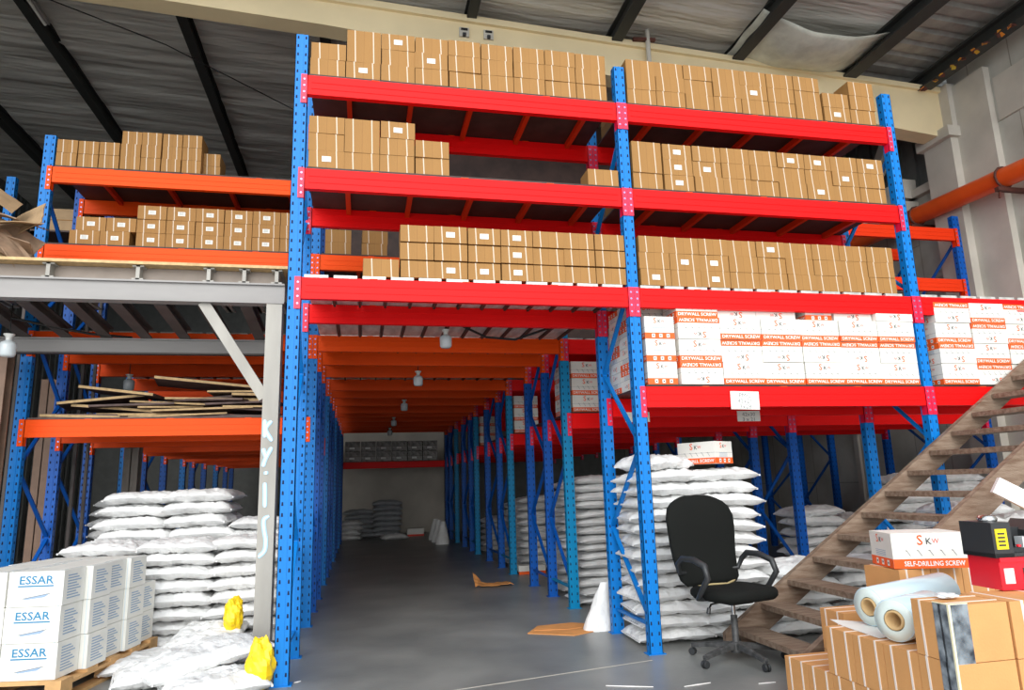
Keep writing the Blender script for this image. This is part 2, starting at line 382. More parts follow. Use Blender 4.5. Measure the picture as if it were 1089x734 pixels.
# one post of a rack standing far left behind the platform
e = empty('rack_frame', (-3.5, 3.3, 0)); tag(e, 'blue rack post standing alone behind the cardboard heap at far left', 'rack frame')
post_mesh(4.95, BLUE).build('post', e)
def beam(bi, d, z, m, mc, label, h=.165, grooves=False):
    x0, x1 = XC[bi]+.052, XC[bi+1]-.052; L = x1-x0
    e = empty('rack_beam', ((x0+x1)/2, d, z))
    tag(e, label, 'beam', 'beams of the racking')
    b = MB(); y0 = -.04; hl = L/2
    b.box(-hl, hl, y0, .012, -h, 0, m)
    for q in ((-.30, -.38), (-.62, -.70)):
        b.box(-hl+.03, hl-.03, y0-.004, y0, h*q[1], h*q[0], m)
    k = -hl+.5
    while k < hl-.3: b.box(k, k+.06, y0-.002, .0, 0, .004, ORANGE if m is not ORANGE else m); k += .72
    b.build('beam_section', e)
    for s in (-1, 1):
        c = MB(); xa, xb = (-hl-.05, -hl) if s < 0 else (hl, hl+.05)
        c.box(xa, xb, y0-.006, y0-.001, -.245, .004, mc).box(xb-.004 if s < 0 else xa, xb if s < 0 else xa+.004, y0-.006, .02, -.245, .004, mc)
        for r_ in range(4):
            zc = -.04-r_*.055
            c.lathe([(.009, 0), (.009, .004)], (0, 0, 0), RIVET, 8, M=Matrix.Translation(((xa+xb)/2, y0-.006, zc)) @ Matrix.Rotation(math.pi/2, 4, 'X'))
        c.build('end_connector', e)
    return e
RN = ['front edge', 'rear edge']
def rowname(i):
    if i == 0: return 'front row'
    return f'{ORD[i]} row back'
for i, d in enumerate(D):
    zz = Z2-(0 if i < 2 else .0)
    beam(1, d, Z2, RED if i < 2 else ORANGE, REDC if i < 2 else ORANGE, ('red' if i < 2 else 'orange')+f' beam overhead across the aisle, {rowname(i)}')
    beam(2, d, Z2, RED, REDC, f'red upper beam above white screw cartons right of aisle, {rowname(i)}')
    beam(2, d, Z1, RED, REDC, f'red lower beam carrying white cartons right of aisle, {rowname(i)}')
    if i >= 2:
        beam(0, d, Z2, ORANGE, ORANGE, f'orange upper beam behind grey platform left of aisle, {rowname(i)}')
        if i < 13: beam(0, d, Z1-.02, ORANGE, ORANGE, f'orange lower beam above sack pile left of aisle, {rowname(i)}')
    if i < 5:
        beam(3, d, Z2, RED, REDC, f'red upper beam at far right above the staircase, {rowname(i)}')
        beam(3, d, Z1, RED, REDC, f'red lower beam at far right behind the staircase, {rowname(i)}')
beam(1, 13.21+.06, Z1-.08, RED, REDC, 'low dark red beam across the aisle end under wrapped dark boxes')
for bi in (1, 2):
    for zi, z in ((3, Z3), (4, Z4)):
        for i in (0, 1):
            beam(bi, D[i], z, RED, REDC, f"red {'top shelf' if zi == 4 else 'second shelf'} beam, {'front' if i == 0 else 'rear'}, {'left bay over aisle' if bi == 1 else 'right bay'}")
for bi, ds_ in ((0, (2, 3)), (1, (2,)), (3, (2, 3))):
    for i in ds_:
        for nm, z in (('middle', Z3), ('top', Z4+(.02 if bi == 0 else -.1))):
            if bi == 1 and nm == 'top': continue
            beam(bi, D[i], z, ORANGE if bi < 3 else RORANGE, ORANGE if bi < 3 else RORANGE, f"{'orange' if bi < 3 else 'dull red-orange'} {nm} shelf beam, {'front' if i == 2 else 'rear'}, {['left rack', 'behind front rack over aisle', '', 'far right by wall'][bi]}")
# shelf boards with support bars
def shelf(bi, y0, y1, z, m, label, bars=5, mb=RORANGE):
    x0, x1 = XC[bi]+.06, XC[bi+1]-.06
    e = empty('shelf_deck', ((x0+x1)/2, y0, z)); tag(e, label, 'shelf')
    hl = (x1-x0)/2
    MB().box(-hl, hl, 0-.03, y1-y0, .005, .02, m).build('board', e)
    for k in range(bars):
        x = -hl+(k+.6)*2*hl/bars
        MB().box(x-.02, x+.02, .02, y1-y0-.05, -.05, .004, mb).build('support_bar', e)
shelf(1, 0, .8, Z4, BOARD, 'dark board shelf at the very top, left bay above the aisle')
shelf(2, 0, .8, Z4, BOARD, 'dark board shelf at the very top, right bay')
shelf(1, 0, .8, Z3, BOARD, 'dark board shelf second from top, half empty left bay')
shelf(2, 0, .8, Z3, BOARD, 'dark board shelf second from top, full right bay')
shelf(0, 2.08, 2.92, Z4+.02, BOARD, 'dark board on the top orange shelf of the left rack', 4)
shelf(0, 2.08, 2.92, Z3, BOARD, 'dark board on the middle orange shelf of the left rack', 4)
shelf(1, 2.08, 2.92, Z3, BOARD, 'dark board on the orange shelf seen behind the front rack', 4)
for g, (a, b_) in enumerate(((0, .8), (2.08, 3.83), (5.11, 7.08), (8.33, 10.07), (11.28, 13.2))):
    shelf(2, a, b_, Z1, BOARD, f'dark board under the white cartons right of aisle, {GN[g]} rack run', 0)
    if g > 0 and g < 3: shelf(0, a, b_, Z1-.02, PLYD, f'dark board on the low orange shelf left of aisle, {GN[g]} rack run', 0)
    if g < 2: shelf(3, a, b_, Z1, BOARD, f'dark board under the far right cartons, {GN[g]} rack run', 0)
shelf(1, 13.3, 14.2, Z1-.08, BOARD, 'dark board under the wrapped boxes at the aisle end', 0)
def slat_deck(bi, y0, y1, z, label, mb=RUST):
    x0, x1 = XC[bi]+.07, XC[bi+1]-.07; e = empty('steel_deck', ((x0+x1)/2, y0, z)); tag(e, label, 'deck')
    hl = (x1-x0)/2; x = -hl; b = MB(); c = MB(); k = 0
    while x+.175 < hl+.01:
        b.box(x, x+.175, -.03, y1-y0, .004, .026, GALV).box(x+.05, x+.06, -.032, y1-y0, .0, .006, GALV).box(x+.115, x+.125, -.032, y1-y0, 0, .006, GALV)
        c.box(x+.185, x+.205, 0.02, y1-y0-.02, -.02, .02, mb); x += .215; k += 1
    b.build('ribbed_planks', e); c.build('cross_bars', e)
for a, b_, nm in ((0, .8, 'front strip'), (.86, 2.03, 'second strip back'), (2.13, 3.83, 'third strip back'), (3.9, 5.06, 'fourth strip back'), (5.16, 13.2, 'long rear part')):
    slat_deck(1, a, b_, Z2, f'silver ribbed steel deck above the aisle, {nm}')
for a, b_, nm in ((0, .8, 'front strip'), (2.13, 3.83, 'strip in second rack run')):
    slat_deck(2, a, b_, Z2, f'silver ribbed steel deck right of aisle over white cartons, {nm}')
slat_deck(3, 0, .8, Z2, 'silver ribbed steel deck at far right above the staircase')
slat_deck(0, 2.13, 5.0, Z2, 'silver ribbed steel deck of the left rack behind the platform')
# paper notes on beams
def note(x, y, z, w, h, lines, label, rz=0):
    b = MB().box(-w/2, w/2, 0, .002, -h/2, h/2, STICK)
    for i, t in enumerate(lines): b.text(t, .05, front(0, -.001, h/2-.035-i*.047), GREYINK, sx=1.1)
    o = b.build('paper_note', None, (x, y, z)); o.rotation_euler = (0, rz, 0); tag(o, label, 'note', 'handwritten notes on the red beams')
note(3.62, -.05, 1.915, .26, .15, ['PMC', '42x21', '3x28'], 'white handwritten note taped on the front lower red beam', .02)
note(4.12, .752, 1.86, .24, .1, ['42x30', '3 x 21'], 'small white handwritten note on the beam behind, right of the front note')
note(2.99, .752, 1.86, .24, .09, ['25x'], 'small greyish note on the rear lower red beam beside right aisle post')
# hanging lamps
def lamp(x, y, z, label, s=1, cable=.14):
    e = empty('hanging_lamp', (x, y, z)); tag(e, label, 'lamp', 'white lamps hung under the deck'); e.scale = (s, s, s)
    MB().lathe([(.005, -.075), (.045, -.072), (.058, -.055), (.06, .02), (.056, .04), (.03, .055), (.02, .065)], (0, 0, 0), LAMPG, 20).build('bulb', e)
    MB().lathe([(.022, .062), (.024, .09), (.04, .105), (.04, .112), (.015, .114)], (0, 0, 0), LAMPN, 16).build('socket', e)
    MB().tube([(0, 0, .112), (0, 0, .112+cable)], .005, BLK, 6).build('cord', e)
lamp(1.31, 1.45, 2.70, 'white hanging lamp nearest the front, over the aisle entrance')
lamp(1.19, 3.4, 2.60, 'white hanging lamp over the aisle, second from the front')
lamp(1.2, 6.5, 2.62, 'white hanging lamp over the aisle, third from the front')
lamp(1.17, 9.7, 2.64, 'white hanging lamp over the aisle, fourth from the front')
lamp(1.17, 11.9, 2.6, 'white hanging lamp over the aisle, farthest and smallest')
lamp(-2.54, 1.5, 2.59, 'large bottle-shaped white lamp hanging under the grey platform at left edge', 1.1, .25)
lamp(-2.15, 3.5, 2.56, 'white lamp hanging above the scrap boards in left rack')
cab = MB().tube([(1.45, 1.3, 2.82), (1.7, 1.35, 2.72), (2.0, 1.4, 2.71), (2.35, 1.3, 2.82)], .012, BLK, 8)
tag(cab.build('black_cable'), 'black cable sagging under the silver deck near the front lamp', 'cable')
cab = MB().tube([(-2.54, 1.5, 2.86), (-2.3, 1.6, 2.82), (-2.0, 1.8, 2.79), (-1.7, 2.0, 2.8)], .012, BLK, 8)
tag(cab.build('black_cable'), 'black cable running from the left edge lamp under platform joists', 'cable')
# ---------------------------------------------------------------- steel platform at left
e = empty('steel_platform', (0, .95, 0)); tag(e, 'grey steel mezzanine platform with sprayed column left of the aisle', 'platform')
def ibeam(b, a, c, h, w, m):
    a = Vector(a); c = Vector(c)
    t = Vector((0, 0, h/2-.006)); b.bar(a+t, c+t, w, .012, m); b.bar(a-t, c-t, w, .012, m); b.bar(a, c, .03, h, m)
MB().box(-4.6, -.17, -.07, .05, 2.89, 2.905, STEELB).box(-4.6, -.17, -.07, .05, 3.055, 3.07, STEELB).box(-4.6, -.17, -.045, .03, 2.905, 3.055, STEELB).build('front_beam', e)
c = MB().box(-.315, -.185, -.06, -.045, 0, 2.89, STEELP).box(-.315, -.185, .09, .105, 0, 2.89, STEELP).box(-.315, -.3, -.05, .1, 0, 2.89, STEELP).box(-.2, -.185, -.05, .1, 0, 2.89, STEELP).box(-.36, -.14, -.09, .14, 0, .012, STEELP)
col = c.build('column', e)
g = MB()
yf = -.064
def stroke(b, pts, w, m, yy):
    P = []
    q = [pts[0]]+list(pts)+[pts[-1]]
    for i in range(1, len(q)-2):
        for k in range(6):
            t = k/6; P.append(tuple(.5*(2*q[i][c]+(q[i+1][c]-q[i-1][c])*t+(2*q[i-1][c]-5*q[i][c]+4*q[i+1][c]-q[i+2][c])*t*t+(3*q[i][c]-q[i-1][c]-3*q[i+1][c]+q[i+2][c])*t**3) for c in (0, 1)))
    P.append(pts[-1]); L = []; Rr = []; n_ = len(P)
    for i in range(n_):
        A = P[max(i-1, 0)]; C_ = P[min(i+1, n_-1)]; dx_, dz_ = C_[0]-A[0], C_[1]-A[1]; l_ = math.hypot(dx_, dz_) or 1
        e_ = min(i, n_-1-i)/(n_-1); ww = w/2*(min(1, .55+4*e_))
        L.append((P[i][0]-dz_/l_*ww, yy, P[i][1]+dx_/l_*ww)); Rr.append((P[i][0]+dz_/l_*ww, yy, P[i][1]-dx_/l_*ww))
    b.add(L+Rr, [(i, i+1, n_+i+1, n_+i) for i in range(n_-1)], m)
LET = {'K': [[(-.29, 1.88), (-.285, 1.73)], [(-.235, 1.87), (-.28, 1.80), (-.225, 1.70)]],
       'Y': [[(-.295, 1.64), (-.27, 1.57)], [(-.225, 1.65), (-.27, 1.56), (-.29, 1.49)]],
       'i': [[(-.265, 1.452), (-.262, 1.425)], [(-.27, 1.36), (-.265, 1.27), (-.262, 1.16)]],
       'S': [[(-.225, 1.09), (-.265, 1.06), (-.26, .98), (-.245, .90), (-.25, .82), (-.285, .78), (-.30, .775)]]}
for k_, ss in LET.items():
    for n_s, st in enumerate(ss): stroke(g, st, .036, GRAF, yf-.0008*n_s); stroke(g, st, .016, GRAFW, yf-.003-.0005*n_s)
tag(g.build('sprayed_letters', e), 'pale blue sprayed letters K Y i S')
MB().bar((-.84, .02, 2.90), (-.31, .02, 2.07), .09, .09, STEELP, up=(0, 1, 0)).build('diagonal_brace', e)
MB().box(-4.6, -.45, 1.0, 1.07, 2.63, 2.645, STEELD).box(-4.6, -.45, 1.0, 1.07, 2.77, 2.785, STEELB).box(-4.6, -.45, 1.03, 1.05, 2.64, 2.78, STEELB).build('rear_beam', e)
for x in (-4.2, -3.5, -2.75, -2.04, -1.36, -.80, -.51, -.24):
    b = MB(); ibeam(b, (x, -.06, 3.135), (x, 1.05, 3.135), .125, .09, STEELP); b.build('joist', e)
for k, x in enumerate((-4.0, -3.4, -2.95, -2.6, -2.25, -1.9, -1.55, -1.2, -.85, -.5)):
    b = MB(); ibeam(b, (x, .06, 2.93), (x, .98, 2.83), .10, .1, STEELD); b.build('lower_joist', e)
MB().box(-4.6, -.26, .03, .05, 3.072, 3.198, mat('dusty_brown_panel', (.30, .25, .21), .7, var=.1)).build('fascia_panel', e)
MB().box(-4.6, -.12, -.09, 1.08, 3.2, 3.225, PLY).build('deck_board', e)
def post(x, y, s, h, m, label):
    b = MB().box(-s/2, s/2, -s/2, -s/2+.012, 0, h, m).box(-s/2, s/2, s/2-.012, s/2, 0, h, m).box(-.006, .006, -s/2, s/2, 0, h, m).box(-s/2-.03, s/2+.03, -s/2-.03, s/2+.03, 0, .012, m)
    tag(b.build('steel_column', None, (x, y, 0)), label, 'column')
post(-2.95, 3.5, .16, 2.6, BROWNST, 'brown steel column behind the leftmost blue rack posts')
post(-2.32, 4.45, .17, 2.6, GREYCOL, 'grey brown steel column between blue posts behind the sack pile')
post(-2.67, 1.72, .14, 2.6, BROWNST, 'brown steel column at the very left edge under the platform')
# scrap on the platform, at left
CUPD = [((-2.5, 1.15, 3.25), .5, .35, (.9, .25, .4)), ((-2.58, 1.25, 3.42), .55, .4, (-.35, .2, .1)), ((-2.44, 1.1, 3.6), .42, .3, (.25, -.2, .5)), ((-2.62, 1.3, 3.74), .6, .4, (.12, .3, -.2)), ((-2.38, 1.25, 3.27), .35, .22, (.1, -.35, .9))]
CUPD += [((-2.52, 1.2, 3.50), .5, .3, (1.2, .5, .2)), ((-2.48, 1.35, 3.68), .45, .35, (1.0, -.5, -.3)), ((-2.40, 1.05, 3.36), .4, .2, (.6, .9, .1)), ((-2.60, 1.1, 3.86), .4, .3, (.7, .45, .5))]
for i, (p, a_, b_, r_) in enumerate(CUPD):
    b = MB(); vs = []; N = 6
    for j in range(N+1):
        for k in range(N+1):
            u = j/N-.5; v = k/N-.5; vs.append((u*a_, v*b_, .012*math.cos(u*4)+.012*noise.noise(Vector((u*5, v*5, i)))))
    b.add(vs, [(j*(N+1)+k, (j+1)*(N+1)+k, (j+1)*(N+1)+k+1, j*(N+1)+k+1) for j in range(N) for k in range(N)], [CARDG, PLYM][i % 2])
    o = b.build('cardboard_scrap', None, p); o.rotation_euler = r_; s_ = o.modifiers.new('s', 'SOLIDIFY'); s_.thickness = .008
    tag(o, f"bent brown cardboard sheet heaped on the platform, {['lowest', 'second lowest', 'middle', 'broad upper one', 'small one at right end', 'steep one in front', 'steep one behind', 'narrow one sloping down to right', 'topmost'][i]}", 'cardboard', 'cardboard scraps on the platform')
# scrap boards on the low orange shelf
zb = Z1-.02+.021; bi = 0
SPEC = [(-2.15, .7, .0, .02), (-1.3, .9, .05, -.03), (-.75, .8, -.04, .02), (-1.9, .8, .06, .05), (-1.05, .95, 0, -.02), (-.65, .6, .02, .03), (-2.05, .75, .12, -.08), (-1.35, .8, -.1, .04), (-.7, .7, .06, -.03), (-1.85, .7, -.05, .08), (-1.0, .9, .08, 0), (-.8, .75, -.08, -.04), (-1.1, .9, .12, .05), (-.7, .65, 0, 0)]
PILEN = ['bottom left', 'bottom middle', 'bottom right', 'second layer left', 'second layer middle', 'second layer right', 'third layer left', 'third layer middle', 'third layer right', 'tilted top left', 'upper middle', 'upper right', 'tilted topmost', 'dark right end']
zl = [0, 0, 0, .032, .032, .032, .07, .07, .068, .115, .10, .10, .16, .135]
SPEC += [(-2.2, .6, .1, .0), (-1.6, .9, -.05, .01), (-.62, .5, .02, 0), (-1.75, .75, .1, -.03), (-.6, .5, -.1, .02), (-1.45, .6, .2, -.02), (-.95, .7, -.15, .01), (-.6, .45, .1, 0)]
PILEN += ['short lower left', 'long lower centre', 'dark lower right end', 'slanted left centre', 'dark middle right end', 'short crooked centre', 'crooked right centre', 'dark upper right end']
zl += [.016, .016, .05, .055, .085, .055, .085, .118]
for i, (x, L, rz, ry) in enumerate(SPEC):
    m = [PLYD, PLYM, PLYD][i % 3]; th = .02 if i % 3 else .028; ry *= 1.6
    b = MB().box(-L/2, L/2, -.25, .25, 0, th, m).box(-L/2, L/2, -.252, -.25, .002, th-.002, PLY if i % 3 != 2 else PLYD)
    o = b.build('scrap_board', None, (x, 2.40+.045*(i % 4), zb+zl[i]*1.9+abs(math.sin(ry))*L/2)); o.rotation_euler = (R(-.02, .03), ry, rz*1.5)
    tag(o, f'scrap plywood board in the pile on low orange shelf, {PILEN[i]}', 'board', 'scrap boards on the low orange shelf')
# ---------------------------------------------------------------- cartons
def kraft_proto(w, d, h, m, name='kraft_carton', straps=(-.27, .27), sw=.0045, marks=False, thick=.0015, seam=True, sm_=None):
    e = empty(name, (0, 0, -50)); b = MB(); W, Dp = w/2, d/2
    b.box(-W, W, -Dp, Dp, 0, h, m)
    SMAT = sm_ or STRAP
    if seam: b.box(-.002, .002, -Dp-.0006, Dp+.0006, .0, h+.0006, KRAFTS)
    if marks:
        for k_, t in enumerate(('GB W WOOD SCREW ASSORT', 'SIZE', 'QTY', 'N.W.', 'G.W.', 'MEAS CTN')): b.text(t, .02, front(.08 if k_ == 0 else -.02, -Dp-.001, h*.6-k_*.022), GREYINK, 'LEFT' if k_ else 'CENTER')
    kids = [b.build('carton_body', e)]
    for s in straps:
        c = MB(); x = s*w; tlt = .006
        for (ya, yb, za, zb_) in ((-Dp-thick, -Dp, -.0, h+thick), (Dp, Dp+thick, 0, h+thick)):
            c.add([(x-sw+tlt, ya, za), (x+sw+tlt, ya, za), (x+sw, ya, zb_), (x-sw, ya, zb_), (x-sw+tlt, yb, za), (x+sw+tlt, yb, za), (x+sw, yb, zb_), (x-sw, yb, zb_)],
                  [(0, 1, 2, 3), (5, 4, 7, 6), (0, 4, 5, 1), (3, 2, 6, 7), (0, 3, 7, 4), (1, 5, 6, 2)], SMAT)
        c.box(x-sw, x+sw, -Dp, Dp, h, h+thick, SMAT)
        kids.append(c.build('strap', e))
    st = MB().box(-.035, .035, -Dp-.003, -Dp, h*.5-.022, h*.5+.022, STICK)
    for k_ in range(3): st.box(-.025, .02, -Dp-.0035, -Dp-.003, h*.5-.012+k_*.011, h*.5-.008+k_*.011, GREYINK)
    kids.append(st.build('sticker', e)); KIDS[e.name] = kids
    e['category'] = 'carton'; return e
KF = kraft_proto(.272, .2, .143, KRAFT); KT = kraft_proto(.272, .2, .287, KRAFT); KE = kraft_proto(.186, .28, .14, KRAFT, straps=(-.22, .22))
KL = kraft_proto(.262, .2, .135, KRAFT)
PROTOS = [KF, KT, KE, KL]
def carton(p, x, y, z, label, group, st=False, rz=None, jy=True):
    r = dup(p, (x, y+(R(-.006, .006) if jy else 0), z), (0, 0, R(-.02, .02) if rz is None else rz), label, group, () if st else ('sticker',))
    return r
def rows(x0, n, y, z, lay, nm, grp, p=None, pt=None, stick=(), pitch=.279, h=.1455, jit=.004, tall=(), depth_first=False):
    """columns of stacked cartons; lay[i] = how many layers in column i; tall = columns whose two upper cartons are one tall one"""
    p = p or KF
    for i in range(n):
        x = x0+(i+.5)*pitch; L = lay[i]
        if i in tall:
            carton(p, x, y, z, f'strapped brown carton under a tall one, {ORD[i]} column, {nm}', grp, (i, 0) in stick)
            carton(KT, x+R(-jit, jit), y, z+h, f'tall upright brown carton, {ORD[i]} column, {nm}', grp)
            continue
        for j in range(L):
            lv = ['bottom', 'middle', 'top'][j] if L == 3 else (['bottom', 'top'][j] if L == 2 else 'single')
            s = (i, j) in stick
            carton(p, x+R(-jit, jit), y, z+j*h, f"brown carton{' with white sticker' if s else ''}, {ORD[i]} column from left, {lv} layer, {nm}", grp, s)
ZB = .022
yk = .075
G4, G3, G2 = 'cartons on the top red shelf', 'cartons on the second red shelf', 'cartons on the lowest brown-carton shelf'
rows(.065, 9, yk, Z4+ZB, [2, 3, 3, 3, 3, 3, 3, 3, 3], 'top shelf left bay', G4, stick={(1, 0), (2, 2), (3, 1)}, tall=(1,))
rows(2.77, 7, yk, Z4+ZB, [3]*7, 'top shelf right bay', G4, stick={(4, 1)}, tall=(0,))
rows(4.74, 1, yk, Z4+ZB, [2], 'top shelf right end group', G4, stick={(0, 0)})
rows(5.03, 1, yk, Z4+ZB, [3], 'top shelf beside last post', G4)
rows(.065, 4, yk, Z3+ZB, [3, 3, 3, 2], 'second shelf left bay', G3, stick={(0, 0), (2, 2)}, tall=(1,))
rows(2.36, 1, yk, Z3+ZB, [1], 'second shelf left bay by middle post', G3)
rows(2.77, 1, yk, Z3+ZB, [3], 'second shelf right bay start', G3, tall=(0,))
rows(3.065, 8, yk, Z3+ZB, [3]*8, 'second shelf right bay', G3, stick={(0, 2), (0, 1), (0, 0), (1, 1), (4, 2), (5, 2), (5, 0), (6, 1), (7, 2)})
rows(.50, 1, yk, Z2+.03, [1], 'third shelf left bay, alone at left', G2)
rows(.785, 7, yk, Z2+.03, [3]*7, 'third shelf left bay', G2, p=KL, pitch=.267, h=.1475, stick={(1, 2), (1, 0), (2, 2), (2, 0), (3, 2), (3, 1), (3, 0)})
rows(2.775, 9, yk, Z2+.03, [3]*9, 'third shelf right bay', G2, pitch=.277, stick={(0, 0), (1, 1), (2, 1), (2, 0), (4, 2)})
# cartons seen end-on behind the middle post, and others deeper in
for z, nm, L in ((Z4+ZB, 'top shelf', 2), (Z3+ZB, 'second shelf', 2), (Z2+.03, 'third shelf', 3)):
    for k_ in range(2):
        for j in range(L):
            carton(KE, 2.79+.1, .31+k_*.3, z+j*.1455, f"brown carton end-on behind middle post, {nm}, {['nearer', 'deeper'][k_]} pile, {['bottom', 'middle', 'top'][j]}", 'cartons behind the middle post', jy=False)
for k_ in range(2):
    for j in range(2+k_):
        carton(KE, 4.87, .31+k_*.3, Z4+ZB+j*.1455, f"brown carton on top shelf near last post, {['second', 'third'][k_]} from front, {['bottom', 'middle', 'top'][j]}", 'cartons near the last post', jy=False)
carton(KF, 5.17, .45, Z2+.03, 'lone stickered brown carton deeper on third shelf beside right post', G2, True, jy=False)
carton(KF, 5.17, .45, Z2+.03+.1455, 'upper stickered brown carton deeper on third shelf beside right post', G2, True, jy=False)
for i, (x, z, lb) in enumerate(((.23, 0, 'left bottom'), (.23, .1455, 'left top'), (.62, 0, 'middle bottom'), (.62, .1455, 'middle top'))):
    carton(KF, x, 2.2, Z3+ZB+z, f'shaded brown carton on the orange shelf behind the front rack, {lb}', 'cartons behind the front rack', rz=R(-.05, .05))
# left orange rack
GL = 'cartons on the left orange rack'
LA = [2, 2, 2, 3, 3, 3, 3]
for i in range(7):
    for j in range(LA[i]): carton(KE, -2.56+.1+i*.197, 2.19, Z4+.042+j*.142, f"small brown carton, {ORD[i]} column, {['bottom', 'middle', 'top'][j]} layer, top of left orange rack", GL)
for j in range(2): carton(KE, -2.56+.1+7*.197-.03, 2.30, Z4+.042+j*.142, f"small set-back brown carton at right end, {['bottom', 'top'][j]}, top of left orange rack", GL, jy=False)
for i in range(8):
    n_ = 2 if i < 2 else 3
    for j in range(n_):
        carton(KF, -2.18+i*.279-(.05 if j == 0 and i < 2 else 0), 2.16, Z3+ZB+j*.1455, f"stickered brown carton, {ORD[i]} column, {['bottom', 'middle', 'top'][j]} layer, middle shelf of left orange rack", GL, True)
o = MB().box(-.17, .17, -.12, .12, 0, .27, CARDG).box(-.173, .173, -.122, .122, .13, .14, KRAFTS).build('brown_box', None, (-2.87, 3.35, 4.3)); tag(o, 'dull brown box behind the left orange rack post', 'box')
st_ = MB().box(-.35, .35, -.2, .2, .0, .02, BOARD).box(-.34, -.31, -.19, -.16, -.9, 0, STEELD).box(.31, .34, -.19, -.16, -.9, 0, STEELD).box(-.34, -.31, .16, .19, -4.28, 0, STEELD).box(.31, .34, .16, .19, -4.28, 0, STEELD).box(-.34, -.31, -.19, -.16, -4.28, 0, STEELD).box(.31, .34, -.19, -.16, -4.28, 0, STEELD)
tag(st_.build('tall_stand', None, (-2.87, 3.4, 4.28)), 'dark tall stand carrying a box behind the left orange rack', 'stand')
# ---------------------------------------------------------------- printed screw cartons
def logo(b, M0, s):
    b.text('S', s*1.25, M0 @ Matrix.Translation((-s*.75, s*.05, 0)), OBAND, bold=.01); b.text('K', s*.8, M0 @ Matrix.Translation((-.0*s, -s*.05, 0)), INK, bold=.01); b.text('W', s*.6, M0 @ Matrix.Translation((s*.62, -s*.02, 0)), RPRINT)
def screw_box(w, d, h, name, bandtext, big=False):
    b = MB(); b.box(-w/2, w/2, -d/2, d/2, -h/2, h/2, WBOX)
    bh = h*.27; e_ = .0008
    for rz in (0, math.pi, math.pi/2, -math.pi/2):
        long = abs(math.sin(rz)) < .5; dd = (d if long else w)/2; ww = (w if long else d)/2
        T = Matrix.Rotation(rz, 4, 'Z')
        b.add([(-ww, -dd-e_, -h/2), (ww, -dd-e_, -h/2), (ww, -dd-e_, -h/2+bh), (-ww, -dd-e_, -h/2+bh)], [(0, 1, 2, 3)], OBAND, T)
        b.add([(-ww, -dd-e_, -.002), (ww, -dd-e_, -.002), (ww, -dd-e_, 0), (-ww, -dd-e_, 0)], [(0, 1, 2, 3)], GREYINK, T) if not big else None
        if long:
            b.text(bandtext, h*(.2 if not big else .19), T @ front(.02 if big else 0, -dd-.0014, -h/2+bh*.48), WPRINT, sx=1.15 if not big else .88, bold=.02)
            logo(b, T @ front(0, -dd-.0014, h*.27), h*.32)
            for k_ in range(5):
                x = -ww*.62+k_*ww*.31
                b.add([(x, -dd-.0012, .0), (x+.004, -dd-.0012, .0), (x+.022, -dd-.0012, -.03), (x+.018, -dd-.0012, -.03)], [(0, 1, 2, 3)], GREYINK, T)
                b.add([(x-.004, -dd-.0012, .004), (x+.006, -dd-.0012, .0), (x+.004, -dd-.0012, -.003), (x-.006, -dd-.0012, .001)], [(0, 1, 2, 3)], INK, T)
        else:
            logo(b, T @ front(0, -dd-.0014, h*.29), h*.27)
            for k_ in range(4): b.add([(-ww*.5, -dd-.0012, -h*.02-k_*.01), (ww*.4, -dd-.0012, -h*.02-k_*.01), (ww*.4, -dd-.0012, -h*.02-k_*.01-.003), (-ww*.5, -dd-.0012, -h*.02-k_*.01-.003)], [(0, 1, 2, 3)], CYANL, T)
            for k_ in range(3):
                x = -ww*.55+k_*ww*.5
                b.add([(x, -dd-.0014, -h/2+bh*.2), (x+bh*.55, -dd-.0014, -h/2+bh*.2), (x+bh*.55, -dd-.0014, -h/2+bh*.8), (x, -dd-.0014, -h/2+bh*.8)], [(0, 1, 2, 3)], WPRINT, T)
                b.add([(x+bh*.15, -dd-.0018, -h/2+bh*.4), (x+bh*.4, -dd-.0018, -h/2+bh*.4), (x+bh*.4, -dd-.0018, -h/2+bh*.6), (x+bh*.15, -dd-.0018, -h/2+bh*.6)], [(0, 1, 2, 3)], INK, T)
    o = b.build(name, None, (0, 0, -50)); o['category'] = 'carton'; KIDS[o.name] = []
    return o
SH = .187
SB = screw_box(.378, .26, SH, 'screw_carton', 'DRYWALL SCREW'); PROTOS.append(SB)
def scarton(x, y, z, inv, label, rz=0, grp='white and orange screw cartons'):
    return dup(SB, (x, y, z+SH/2), (0, math.pi if inv else 0, rz), label, grp)
zc = Z1+.023
LV = ['bottom', 'second', 'third', 'top']
for j in range(3): scarton(2.915, .165, zc+j*.191, False, f"white screw carton showing its end, {['bottom', 'middle', 'top'][j]}, beside middle post", math.pi/2)
for k_ in range(1, 3):
    for j in range(4): scarton(2.955, .125+.27*k_, zc+j*.191, (j+k_) % 2, f"white screw carton seen through post bracing, {['', 'nearer', 'deeper'][k_]} pile, {LV[j]}")
for i in range(6):
    for j in range(4):
        if i == 3 and j == 3: continue
        scarton(3.265+i*.384+R(-.004, .004), .1+(.05 if (j == 3 and i in (1, 2, 4)) else 0)+R(-.008, .008), zc+j*.191, (j+(0 if i else 1)) % 2, f'white screw carton, {ORD[i]} column right of middle post, {LV[j]} layer', R(-.012, .012))
scarton(4.45, .20, zc+3*.191, False, 'white screw carton turned end-on at top of fourth column', math.pi/2)
for i in range(3):
    for j in range(4): scarton(5.80+i*.384+R(-.004, .004), .09+R(-.008, .008), zc+j*.191, (j+i) % 2, f'white screw carton right of right post, {ORD[i]} column, {LV[j]} layer', R(-.012, .012))
